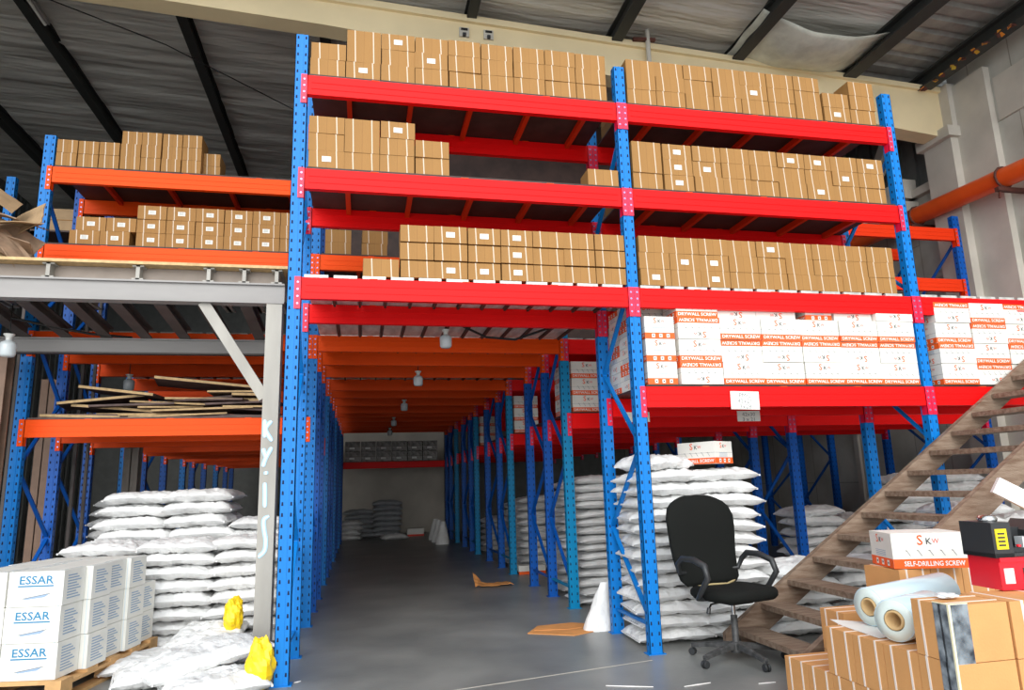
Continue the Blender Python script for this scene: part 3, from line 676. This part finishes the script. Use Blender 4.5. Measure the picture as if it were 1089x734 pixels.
for g, (y, n_, hh) in enumerate(((2.25, 2, 3), (5.3, 1, 3), (8.5, 1, 3))):
    for i in range(n_):
        for j in range(hh): scarton(2.98+i*.4, y, zc+j*.191, False, f"white screw carton beside aisle, {GN[g+1]} rack run, {['near', 'far'][i]} column, {['bottom', 'middle', 'top'][j]}", .03)
        if g == 0 and i == 0:
            for j in range(3): scarton(2.95, y+.32, zc+j*.191, False, f"white screw carton deeper beside aisle, second rack run, {['bottom', 'middle', 'top'][j]}", .0)
# ---------------------------------------------------------------- white ESSAR cartons on a pallet
EW, ED, EH = .355, .25, .222
def essar():
    b = MB().box(-EW/2, EW/2, -ED/2, ED/2, 0, EH, WBOX); yy = -ED/2-.001
    b.text('ESSAR', .072, front(0, yy, EH*.74), CYAN, sx=1.15, bold=.015)
    b.add([(-.115, yy, EH*.56), (.115, yy, EH*.56), (.115, yy, EH*.60), (-.115, yy, EH*.60)], [(0, 1, 2, 3)], CYAN)
    b.add([(-.08, yy, EH*.24), (.06, yy, EH*.34), (.09, yy, EH*.34), (.06, yy, EH*.26), (-.06, yy, EH*.2)], [(0, 1, 2, 3, 4)], CYANL)
    b.add([(-.08, yy-.0005, EH*.22), (.1, yy-.0005, EH*.36), (.1, yy-.0005, EH*.38), (-.08, yy-.0005, EH*.24)], [(0, 1, 2, 3)], GREYINK)
    xx = EW/2+.001
    for k_ in range(9):
        z = EH*.85-k_*.018; b.add([(xx, -ED*.32, z), (xx, ED*(.1+.2*((k_*7) % 3)/2), z), (xx, ED*(.1+.2*((k_*7) % 3)/2), z-.008), (xx, -ED*.32, z-.008)], [(0, 1, 2, 3)], CYANL)
    for s in (-.155, .155): b.box(s-.004, s+.004, -ED/2-.0015, ED/2+.0015, -0, EH+.0015, LAMPG)
    o = b.build('white_carton', None, (0, 0, -50)); o['category'] = 'carton'; KIDS[o.name] = []; return o
EB = essar(); PROTOS.append(EB)
PA = math.radians(-10); PO = Vector((-1.40, .04, 0))
def pl(x, y, z): v = Matrix.Rotation(PA, 3, 'Z') @ Vector((x, y, z)); return PO+v
for r_ in range(5):
    for c_ in range(3):
        for j in range(3 if r_ < 4 else 2):
            if r_ > 0 and c_ > 1: continue
            dx = 0 if r_ < 1 else .03*(r_ % 2)+.02
            dup(EB, pl(-EW/2-c_*(EW+.006)+dx+R(-.004, .004), ED/2+r_*(ED+.008), .142+j*(EH+.003)), (0, 0, PA), f"white ESSAR carton on the pallet, {ORD[r_]} row back, {['right', 'second from right', 'leftmost'][c_]} column, {['bottom', 'middle', 'top'][j]}", 'white cartons on the pallet')
e = empty('wooden_pallet', PO, PA); tag(e, 'pine pallet under the white ESSAR cartons', 'pallet')
for k_ in range(5): MB().box(-1.15, .06, -.03+k_*.3, .1+k_*.3, .118, .14, PALLET).build('deck_board', e)
for x in (-1.15, -.58, -.04): MB().box(x, x+.1, -.03, 1.3, .0, .018, PALLET).box(x, x+.1, -.03, 1.3, .098, .118, PALLET).build('runner', e)
for x in (-1.15, -.58, -.04):
    for y in (-.03, .55, 1.17): MB().box(x, x+.1, y, y+.13, .018, .098, PALLET).build('block', e)
# ---------------------------------------------------------------- sacks
def sack_mesh(L, W, H, seed, m, soft=1):
    b = MB(); nu, nv = 40, 28; rings = []
    for side in (1, -1):
        vs = []
        for i in range(nu+1):
            for j in range(nv+1):
                u = -1+2*i/nu; v = -1+2*j/nv
                tu = max(0, 1-abs(u)**4.5)**.5; tv = max(0, 1-abs(v)**3.4)**.5
                t = tu*tv
                q = Vector((u*2.2, v*1.8, seed*5.1))
                x = u*L/2*(1-.05*(1-abs(v))*abs(u)+.04*noise.noise(q*1.5)*abs(u)); y = v*W/2*(1-.12*abs(u)**6+.06*noise.noise(q*1.3+Vector((4, 2, 0))))
                wr_ = 1+.26*noise.noise(q*1.2+Vector((0, 0, side)))+.22*noise.noise(Vector((u*3, v*9, seed+side*2)))*abs(u)+.16*noise.noise(Vector((u*8, v*5, seed*3+side)))
                z = side*t*H/2*wr_
                if side < 0: z = max(z, -H/2*1.0)
                rdg = (1-abs(noise.noise(Vector((u*2.5+seed, v*3.5, side*3+seed))))*3.2); rdg = max(0, rdg)**3; rdg2 = max(0, 1-abs(noise.noise(Vector((u*6, v*3+seed, side*5))))*4)**2
                z -= side*t*(.016*rdg+.009*rdg2)
                vs.append((x, y, max(0, z+H/2-.022*u*u*abs(u)+.012*noise.noise(Vector((u*2, v*2, seed*7))))))
        fs = [(i*(nv+1)+j, i*(nv+1)+j+1, (i+1)*(nv+1)+j+1, (i+1)*(nv+1)+j) for i in range(nu) for j in range(nv)]
        if side > 0: fs = [f[::-1] for f in fs]
        b.add(vs, fs, m, sm=True)
    for sx in (-1, 1): b.box(sx*L/2*.985-.006, sx*L/2*.985+.006, -W*.44, W*.44, H/2-.034, H/2-.018, m)
    return b
SM = []
for k_ in range(6):
    o = sack_mesh(.66, .52, .135, k_+1, SACK).build('sack', None, (0, 0, -50)); SM.append(o)
SW = []
for k_ in range(4):
    o = sack_mesh(1.0, .6, .135, k_+11, SACK).build('sack', None, (0, 0, -50)); SW.append(o)
SG = [sack_mesh(.8, .5, .15, k_+21, SACKG).build('sack', None, (0, 0, -50)) for k_ in range(3)]
for o in SM+SW+SG: KIDS[o.name] = []; o['category'] = 'sack'; PROTOS.append(o)
def sack(p, x, y, z, rz, label, grp, tilt=(0, 0), sc=1):
    o = dup(random.choice(p), (x, y, z), (tilt[0], tilt[1], rz), label, grp); o.scale = (sc*R(.97, 1.03), R(.97, 1.03), R(.95, 1.05)); return o
def stack(p, x, y, n_, hh, nm, grp, rz=0, jx=.035, z0=0, ordn=None):
    for j in range(n_):
        lv = 'bottom sack' if j == 0 and z0 == 0 else ('top sack' if j == n_-1 else f'{ORD[j]} sack up')
        o = sack(p, x+R(-jx, jx), y+R(-.025, .025), z0+j*hh, rz+R(-.15, .15)+(math.pi if random.random() < .5 else 0), f'white {lv} in {nm}', grp, (R(-.02, .02), R(-.03, .03))); o.scale[2] = hh/.135*R(1.02, 1.12)
GA = 'sacks piled left of the aisle'
for c_, x in enumerate((-1.62, -1.02, -.45)):
    stack(SM, x, 1.62, 8, .112, f"front pile behind pallet, {['left', 'middle', 'right'][c_]} column", GA)
for c_, x in enumerate((-1.62, -1.05)):
    stack(SM, x, 2.42, 11, .12, f"taller rear pile left of aisle, {['left', 'right'][c_]} column", GA)
stack(SM, -.47, 2.42, 9, .115, 'rear sack pile beside the left aisle posts', GA)
stack(SM, -1.1, 3.05, 11, .12, 'rearmost sack pile left of aisle', GA)
stack(SM, -2.2, 3.95, 11, .115, 'far left stack behind blue posts', GA)
GB_ = 'loose sacks on the floor at left'
sack(SW, -.83, .82, .0, .1, 'white sack lying flat on floor behind the slanted ones', GB_)
sack(SM, -.82, .38, .0, .25, 'small white sack lying on floor beside the pallet corner', GB_)
sack(SM, -.42, -.02, .0, .3, 'white sack lying frontmost on floor at bottom edge', GB_)
sack(SW, -.56, .33, .10, .55, 'plump white sack lying slanted across the others by the column', GB_, (0, -.12), .85)
sack(SM, -.68, 1.05, .10, 1.3, 'white sack leaning beside the grey column foot', GB_, (0, -.25), .8)
GC = 'sacks right of the aisle'
for c_, x in enumerate((3.03, 3.52)):
    stack(SM, x, .45, 13, .105, f"stack behind office chair, {['left', 'right'][c_]} column", GC, rz=0 if c_ else 0)
sack(SM, 3.0, .48, 13*.105, .4, 'crumpled white sack topping the tall stack behind chair, left', GC, sc=.8)
for c_, x in enumerate((4.15, 4.8)):
    stack(SM, x, .35, 5, .115, f"low pile under staircase, {['left', 'right'][c_]} column", GC)
for c_, x in enumerate((3.22,)):
    stack(SW, x+.05, 2.42, 15, .09, 'neat sack stack beside aisle behind first gap', GC, jx=.012)
stack(SW, 3.35, 3.35, 13, .1, 'sack stack beside aisle, behind the neat one', GC)
stack(SW, 3.35, 5.55, 10, .11, 'sack stack beside aisle in third rack run', GC)
stack(SW, 3.35, 6.5, 9, .11, 'stack beside aisle, back of third rack run', GC)
stack(SW, 3.35, 8.8, 6, .11, 'low sack stack beside aisle in fourth rack run', GC)
for c_, x in enumerate((5.85, 6.5)): stack(SM, x, 2.45, 8-c_, .115, f"stack behind staircase, {['left', 'right'][c_]} column", GC)
for c_, x in enumerate((7.15, 7.8)): stack(SM, x, 2.35, 11, .115, f"stack near right wall, {['left', 'right'][c_]} column", GC)
for c_, x in enumerate((6.1, 6.75, 7.4)): stack(SM, x, .5, 9-c_ % 2, .11, f"pile right of right post, {['left', 'middle', 'right'][c_]} column", GC)
stack(SM, 5.0, 3.4, 8, .115, 'dim stack between rear posts, right of chair stack', GC)
GF = 'sacks at the aisle end'
for c_, (x, n_) in enumerate(((.2, 4), (.2, 6))):
    stack(SM if c_ == 0 else SG, x+.25*c_, 13.7+.6*c_, n_, .12, f"sack heap at aisle end, {['front left', 'rear left'][c_]} pile", GF)
for c_, x in enumerate((1.05,)): 
    for j in range(7): sack(SG, x+.15+R(-.02, .02), 14.4, j*.135, 0, f"grey wrapped sack at aisle end, right pile, {ORD[j]} from floor", GF)
sack(SM, 1.35, 13.3, 0, .1, 'single pale sack lying flat on floor at aisle end', GF)
def standing_sack(x, y, h, w, rz, label, lean=0):
    rings = []
    for k_ in range(9):
        t = k_/8; ww = w*(1-.72*t**1.1)*(1+.1*noise.noise(Vector((t*6, w*9, 1)))); dd = w*.55*(1-.9*t)+.01
        rings.append([((ww*math.cos(a*math.pi/10)+.02*noise.noise(Vector((a, t*4, h)))+lean*t), dd*math.sin(a*math.pi/10), h*t) for a in range(20)])
    o = MB().loft(rings, SACK).build('standing_sack', None, (x, y, 0)); o.rotation_euler = (0, 0, rz); tag(o, label, 'sack', 'sacks standing upright by the right posts')
standing_sack(2.6, .98, .40, .16, .1, 'pointed white sack standing on floor against the right aisle post', .08)
standing_sack(2.32, 11.0, .5, .16, .1, 'pale sack standing upright far down the aisle, nearest', .03)
standing_sack(2.3, 11.7, .5, .16, .1, 'pale sack standing upright far down the aisle, middle', .03)
standing_sack(2.3, 12.5, .5, .16, .1, 'pale sack standing upright far down the aisle, farthest', .03)
def crumple(name, x, y, z, sx, sy, sz, m, label, cat, seed=1, rz=0, rag=.32):
    b = MB(); N = 18; rings = []
    for i in range(N+1):
        ph = math.pi*i/N; ring = []
        for j in range(24):
            th = 2*math.pi*j/24; d_ = Vector((math.sin(ph)*math.cos(th), math.sin(ph)*math.sin(th), math.cos(ph)))
            r_ = 1+rag*noise.noise(d_*1.6+Vector((seed, 0, 0)))+rag*.6*noise.noise(d_*3+Vector((0, seed, 0)))
            ring.append((d_.x*sx*r_, d_.y*sy*r_, max(-sz*.95, d_.z*sz*r_)+sz*.95))
        rings.append(ring)
    b.loft(rings, m, caps=False, sm=False); o = b.build(name, None, (x, y, z)); o.rotation_euler = (0, 0, rz); tag(o, label, cat); return o
crumple('yellow_sack', -.49, 1.02, .2, 0.08, .07, .13, YEL, 'crumpled yellow plastic sack lying on sacks beside the grey column', 'sack', 3)
crumple('yellow_sack', -.13, -.07, .0, .085, .07, .17, YEL, 'crumpled yellow plastic sack on floor at the left post foot', 'sack', 5)
#crumple('white_scrap', -.13, 4.9, .35, .07, .06, .12, SACK, 'white plastic scrap snagged on the left aisle posts', 'scrap', 6)
# cardboard on the floor
b = MB().prism([(-.38, .02), (-.22, .3), (.12, .34), (.42, .1), (.36, -.02), (-.02, -.2)], 0, .006, CARDF, 'z').prism([(-.3, .1), (.0, .05), (.3, .12), (.1, .2)], .006, .009, CARDF, 'z')
tag(b.build('flattened_cardboard', None, (2.33, 1.0, .001)), 'flattened orange brown cardboard sheet on floor by the right aisle post', 'cardboard')
b = MB(); vs = []
for i in range(13):
    for j in range(7):
        u = i/12; v = j/6; vs.append((u*.5-.25, v*.24-.12, .012+.05*abs(noise.noise(Vector((u*5, v*4, 3))))+(.15*(1-u*4)**1 if u < .25 else 0)*v))
b.add(vs, [(i*7+j, (i+1)*7+j, (i+1)*7+j+1, i*7+j+1) for i in range(12) for j in range(6)], CARDF)
o = b.build('crumpled_cardboard', None, (2.2, 4.05, 0)); s_ = o.modifiers.new('s', 'SOLIDIFY'); s_.thickness = .006; tag(o, 'crumpled brown cardboard piece farther down the aisle floor', 'cardboard')
o = MB().box(-.2, .2, -.1, .1, 0, .12, WBOX).box(-.2, .2, -.101, .101, 0, .04, OBAND).build('low_box', None, (2.96, 5.1, 0)); tag(o, 'low white box on floor beside right posts mid aisle', 'box')
o = MB().box(-.22, .22, -.15, .15, 0, .2, WBOX).box(-.22, .22, -.151, .151, 0, .05, RPRINT).build('small_carton', None, (1.95, 14.2, 0)); tag(o, 'small white carton beside grey sacks at aisle end', 'carton')
for j in range(2):
    for i in range(6):
        o = MB().box(-.19, .19, -.15, .15, 0, .25, DARKWRAP).box(-.19, .19, -.152, .152, .12, .13, BOARD).box(-.08, .05, -.153, -.15, .05, .10, STICK).build('wrapped_box', None, (.28+i*.4, 13.5, Z1-.055+j*.26)); tag(o, f"dark shrink-wrapped box at aisle end, {ORD[i]} from left, {['lower', 'upper'][j]} layer", 'box', 'wrapped boxes above the aisle end')
# carton on the sack stack
scarton(3.45, .40, 13*.105+.025+.02, False, 'white and orange screw carton lying on the sack stack behind chair', math.radians(-62))
# ---------------------------------------------------------------- staircase
e = empty('wooden_staircase', (3.2, -.5, 0)); tag(e, 'weathered wooden open staircase rising to the right in front of the racks', 'staircase')
x0, z0, dx, dz = 3.307, .168, .2455, .162
for nm, y in (('stringer', -.105), ('stringer', -1.03)):
    b = MB(); a = (x0-.28-3.2, z0-.12); n_ = 16
    xe = x0+dx*n_-3.2; ze = z0+dz*n_
    sl = dz/dx
    xs = x0-3.2-.05
    b.prism([(xs-.03, 0), (xs+.14, 0), (xe, ze-.15), (xe, ze+.02), (xs+.05, z0+.02), (xs-.03, z0-.04)], y-.025+.5, y+.025+.5, WOOD)
    b.build('stringer', e)
for k in range(15):
    x = x0+dx*k-3.2; z = z0+dz*k
    MB().box(x-.01, x+.2, -1.0+.5, -.135+.5, z-.04, z, WOOD).build('tread', e)
# ---------------------------------------------------------------- office chair
ch = empty('office_chair', (3.17, -.38, 0), math.radians(14)); tag(ch, 'black high-backed office chair on five-star base in front of the sacks', 'chair')
def selp(w, d, z, cy=0, cx=0, p=3.2, n=28):
    r = []
    for k in range(n):
        a = 2*math.pi*k/n; c, s = math.cos(a), math.sin(a)
        r.append((cx+w*math.copysign(abs(c)**(2/p), c), cy+d*math.copysign(abs(s)**(2/p), s), z))
    return r
rings = []
prof = [(.0, .02), (.03, .06), (.12, .4)]
for t in [0, .02, .06, .15, .3, .45, .6, .75, .86, .92, .96, .985, 1]:
    z = .50+t*.66
    wv = .235+.05*math.sin(math.pi*min(1, t*1.1)*.55)
    if t > .7: wv *= math.sqrt(max(0.03, 1-((t-.7)/.31)**2.6))
    if t < .06: wv *= .88+2*t
    dpt = .045 if .03 < t < .95 else (.03 if t < .99 and t > 0 else .012)
    cy = .22+.13*t+.02*math.sin(t*6)
    rings.append(selp(wv*1.16, dpt, z, cy, .015, 3))
MB().loft(rings, BLACKF).build('backrest', ch)
rings = []
for z, f_ in ((.425, .80), (.432, .93), (.455, 1), (.485, 1), (.505, .94), (.513, .8)):
    rings.append(selp(.28*f_, .25*f_, z, -.02, 0, 3.4))
MB().loft(rings, BLACKF).build('seat', ch)
t_ = MB().tube([(-.19, .14, .512), (-.08, .10, .519), (.05, .09, .515), (.13, .12, .522), (.2, .17, .52)], [.003, .008, .007, .009, .004], FOAM, 6)
tag(t_.build('torn_foam_seam', ch), 'torn seam showing yellowish foam')
for s in (-1, 1):
    X = s*.315
    pts = [(s*.24, .0, .44), (X, .0, .45), (X+s*.01, -.05, .50), (X+s*.012, -.13, .60), (X+s*.005, -.10, .68), (X, .02, .715), (X, .14, .715), (X, .2, .67), (X-s*.03, .22, .60), (s*.22, .235, .60)]
    MB().tube(pts, [.014, .018, .02, .022, .024, .024, .024, .02, .016, .014], BLACKP, 10).build('armrest', ch)
MB().box(-.1, .1, -.1, .1, .395, .425, BLACKP).build('mechanism_plate', ch)
MB().tube([(-.08, 0, .41), (-.22, -.02, .405), (-.25, -.03, .38)], .007, CHROME, 8).tube([(-.25, -.03, .385), (-.265, -.035, .35)], .014, BLACKP, 8).build('lever', ch)
MB().lathe([(.014, .30), (.014, .40)], (0, 0, 0), CHROME, 14).build('gas_rod', ch)
MB().lathe([(.03, .08), (.028, .12), (.024, .13), (.024, .31), (.02, .312)], (0, 0, 0), BLACKW, 16).build('gas_column', ch)
MB().lathe([(.045, .06), (.05, .08), (.045, .125), (.03, .13)], (0, 0, 0), BLACKW, 16).build('hub', ch)
for k in range(5):
    a = math.radians(-100+72*k); c, s = math.cos(a), math.sin(a)
    rr = []
    for t in (0, .25, .5, .75, 1):
        r_ = .03+.31*t; zc_ = .105-.035*t**1.5; wd = .026-.008*t; hh = .02-.006*t
        rr.append([(c*r_-s*wd*q, s*r_+c*wd*q, zc_+hh*v) for q, v in ((-1, -1), (1, -1), (1, .6), (.5, 1), (-.5, 1), (-1, .6))])
    MB().loft(rr, BLACKW, sm=False).build('base_arm', ch)
    cw = MB(); cx_, cy_ = c*.34, s*.34
    for q in (-1, 1):
        M = Matrix.Translation((cx_-s*.012*q, cy_+c*.012*q, .026)) @ Matrix.Rotation(a, 4, 'Z') @ Matrix.Rotation(math.pi/2, 4, 'X')
        cw.lathe([(.024, -.008), (.026, -.004), (.026, .004), (.024, .008)], (0, 0, 0), BLACKP, 16, M=M)
    cw.tube([(cx_, cy_, .03), (cx_, cy_, .07)], .008, BLACKP, 8); cw.build('caster', ch)
# ---------------------------------------------------------------- strapped cartons at bottom right
H = .24
KB = kraft_proto(.218, .30, H-.003, KRAFTB, straps=(-.27, .25), sw=.006, thick=.002, seam=False, sm_=STRAPW); KBW = kraft_proto(.36, .26, H-.003, KRAFTB, straps=(-.32, .30), sw=.007, marks=True, thick=.002, seam=False, sm_=STRAPW)
KB['category'] = KBW['category'] = 'carton'; PROTOS += [KB, KBW]
GK = 'big strapped cartons stacked at bottom right'
def big(p, x, y, k, rz, label, jz=0): return dup(p, (x, y, k*H+jz), (0, 0, rz), label, GK, ('sticker',))
A = -math.pi/2       # fronts turned to the left (towards -x)
for i in range(6): big(KB, 3.15+.0, -1.37-i*.222, 0, A, f'strapped brown carton on the floor, bottom layer facing the aisle, {ORD[i]} from back')
for i in range(4): big(KB, 3.15, -1.79-i*.222, 1, A, f'strapped brown carton, second layer facing the aisle, {ORD[i]} from back')
for j in range(2): big(KBW, 3.51+.0, -2.44, j, 0, f"wide printed carton of the front row, {['bottom', 'second'][j]} layer") if False else None
big(KB, 3.15, -2.455+.0, 2, A, 'strapped brown carton on third layer beside the film rolls')
for j in range(3): big(KBW, 3.49, -2.44, j, 0, f"wide printed brown carton right of the black corner guard, {['bottom', 'middle', 'top'][j]}")
for j in range(3): big(KBW, 3.86, -2.44, j, 0, f"wide printed brown carton at the right frame edge, {['bottom', 'middle', 'top'][j]}")
big(KB, 3.37+.1, -1.30, 1, A, 'small part-hidden brown carton behind the second layer, by the stairs')
big(KB, 3.37+.1, -1.30, 0, A, 'hidden brown carton under the part-hidden one by the stairs')
for i in range(4):
    for j in range(3): big(KB, 3.765+i*.222, -1.36, j, 0, f"brown carton under the self-drilling carton, {ORD[i]} column from left, {['bottom', 'middle', 'top'][j]}")
cg = MB().box(-.004, 0, .0, .085, 0, .72, CORNER).box(-.004, .095, -.004, 0, 0, .72, CORNER).box(-.007, .003, -.007, .003, 0, .723, CREAMED).box(-.006, 0, 0, .085, .72, .724, CREAMED).box(0, .095, -.005, 0, .72, .724, CREAMED)
tag(cg.build('corner_guard', None, (3.002, -2.56, 0)), 'scuffed black cardboard corner guard with cream edge on carton stack', 'corner guard')
SD = screw_box(.43, .31, .205, 'self_drilling_screw_carton', 'SELF-DRILLING SCREW', True); SD.location = (3.90, -1.40, .72+.1045); SD.rotation_euler = (0, 0, math.radians(-17))
tag(SD, 'clean white and orange SELF-DRILLING SCREW carton on top of brown cartons', 'carton')
# stretch film rolls
def roll(x, y, z, L, rz, ry, label):
    e = empty('stretch_film_roll', (x, y, z), rz); e.rotation_euler = (0, ry, rz); tag(e, label, 'film roll', 'rolls of stretch film')
    My = Matrix.Rotation(math.pi/2, 4, 'Y'); R1 = .1
    MB().lathe([(.05, 0), (R1-.004, 0), (R1, .004), (R1, L-.004), (R1-.004, L), (.05, L), (.05, 0)], (0, 0, 0), FILM, 40, M=My).build('film', e)
    MB().lathe([(.05, -.0015), (R1-.006, -.0015), (R1-.006, -.0005), (.05, -.0005)], (0, 0, 0), FILME, 40, M=My, caps=False).build('film_end', e)
    rg = []
    for rr, xx in ((.001, .25), (.036, .25), (.036, -.008), (.046, -.008), (.046, .05)):
        rg.append([Vector((xx, rr*math.cos(2*math.pi*k/28), rr*math.sin(2*math.pi*k/28))) for k in range(28)])
    MB().loft(rg, CORE, caps=False).build('core', e)
roll(3.20, -1.80, .583, .62, math.radians(12), math.radians(-3), 'upper roll of clear stretch film with cardboard core on brown cartons')
roll(3.06, -2.15, .583, .38, math.radians(24), 0, 'lower nearer roll of clear stretch film wedged beside the top carton')
pp = MB().prism([(3.08, -1.72), (3.13, -1.55), (3.32, -1.75), (3.3, -2.0), (3.05, -2.04)], .4795, .482, STICK, 'z').build('paper_sheet'); tag(pp, 'white paper sheet lying under the film rolls on brown cartons', 'paper')
# red and black machine case
mc = empty('power_tool_case', (3.69, -2.29, .722), math.radians(-6)); tag(mc, 'red and black plastic machine case with yellow sticker on brown cartons', 'machine')
MB().box(-.17, .24, -.08, .12, 0, .15, CRED).box(-.17, .24, -.09, -.08, .13, .155, CRED).box(-.05, .0, -.083, -.08, .03, .1, BOARD).box(.04, .12, -.083, -.08, .045, .1, CARDG).box(.03, .05, -.084, -.08, .04, .11, GREYINK).box(-.15, -.10, -.083, -.08, .03, .10, WPRINT).build('red_lower_body', mc)
MB().box(-.19, -.09, -.09, .12, .15, .315, BLACKP).box(-.09, .08, -.05, .12, .15, .19, BLACKP).box(-.09, .08, .04, .12, .19, .28, BLACKP).prism([(.06, .15), (.28, .15), (.28, .30), (.10, .32), (.06, .27)], -.10, .12, BLACKP).box(-.19, .28, -.09, .12, .15, .17, BLACKP).build('black_upper_body', mc)
y_ = MB().box(-.175, -.115, -.093, -.09, .19, .285, YSTICK)
for k in range(4): y_.box(-.165, -.128, -.0945, -.093, .205+k*.018, .213+k*.018, INK)
tag(y_.build('warning_sticker', mc), 'yellow sticker with black print')
r_ = MB().box(.13, .19, -.104, -.10, .17, .295, CRED).box(.14, .18, -.106, -.104, .22, .285, STEELD).box(.145, .175, -.107, -.104, .18, .21, YSTICK); r_.build('control_label', mc)
MB().lathe([(.01, 0), (.012, .01), (.0, .012)], (-.03, -.055, .195), CRED, 12).build('red_button', mc)
MB().lathe([(.04, 0), (.045, .015), (.035, .03), (0, .032)], (-.13, .0, .315), CHROME, 16).build('cap', mc)
MB().box(.0, .05, -.05, .0, .19, .24, LAMPG).build('clear_bowl', mc)
pk = MB().bar((4.66, -1.3, 1.19), (5.02, -1.45, .95), .11, .04, WPRINT, up=(0, 1, .2)).build('white_plank'); tag(pk, 'white painted plank end slanting across the stair stringer at right', 'plank')
o = dup(KBW, (4.75, -1.40, .70), (0, 0, .1), 'open brown carton standing behind the machine case at right edge', GK, ('sticker',))
for x_, y_ in ((3.13, -1.66),): pass
crumple('plastic_scrap', 3.13, -2.42, .722, .05, .04, .012, LAMPG, 'bit of clear plastic lying on the top brown carton by corner guard', 'scrap', 9)
fj = MB().bar((.53, -.6, .0015), (2.6, -.18, .0015), .012, .001, CONC2); struct(fj, 'trim_40')
# small litter on the floor
for i, (x, y, l_) in enumerate(((2.2, -.75, .3), (2.62, -.85, .2), (3.05, -.95, .12), (-.02+.12, .05, .05), (1.2, -.55, .04))):
    o = MB().prism([(-l_/2, -.004), (0, -.009), (l_/2, .0), (0, .006)], .0, .004, WPRINT, 'z').build('paper_litter', None, (x, y, .001)); o.rotation_euler = (0, 0, R(-.5, .5)); tag(o, f"thin white scrap on the front floor, {['leftmost long strip', 'strip before the chair', 'small one right of chair', 'bit by left post foot', 'tiny bit mid aisle'][i]}", 'litter', 'scraps on the floor')
# remove prototypes
for p in PROTOS:
    for k in KIDS[p.name]: bpy.data.objects.remove(k)
    bpy.data.objects.remove(p)
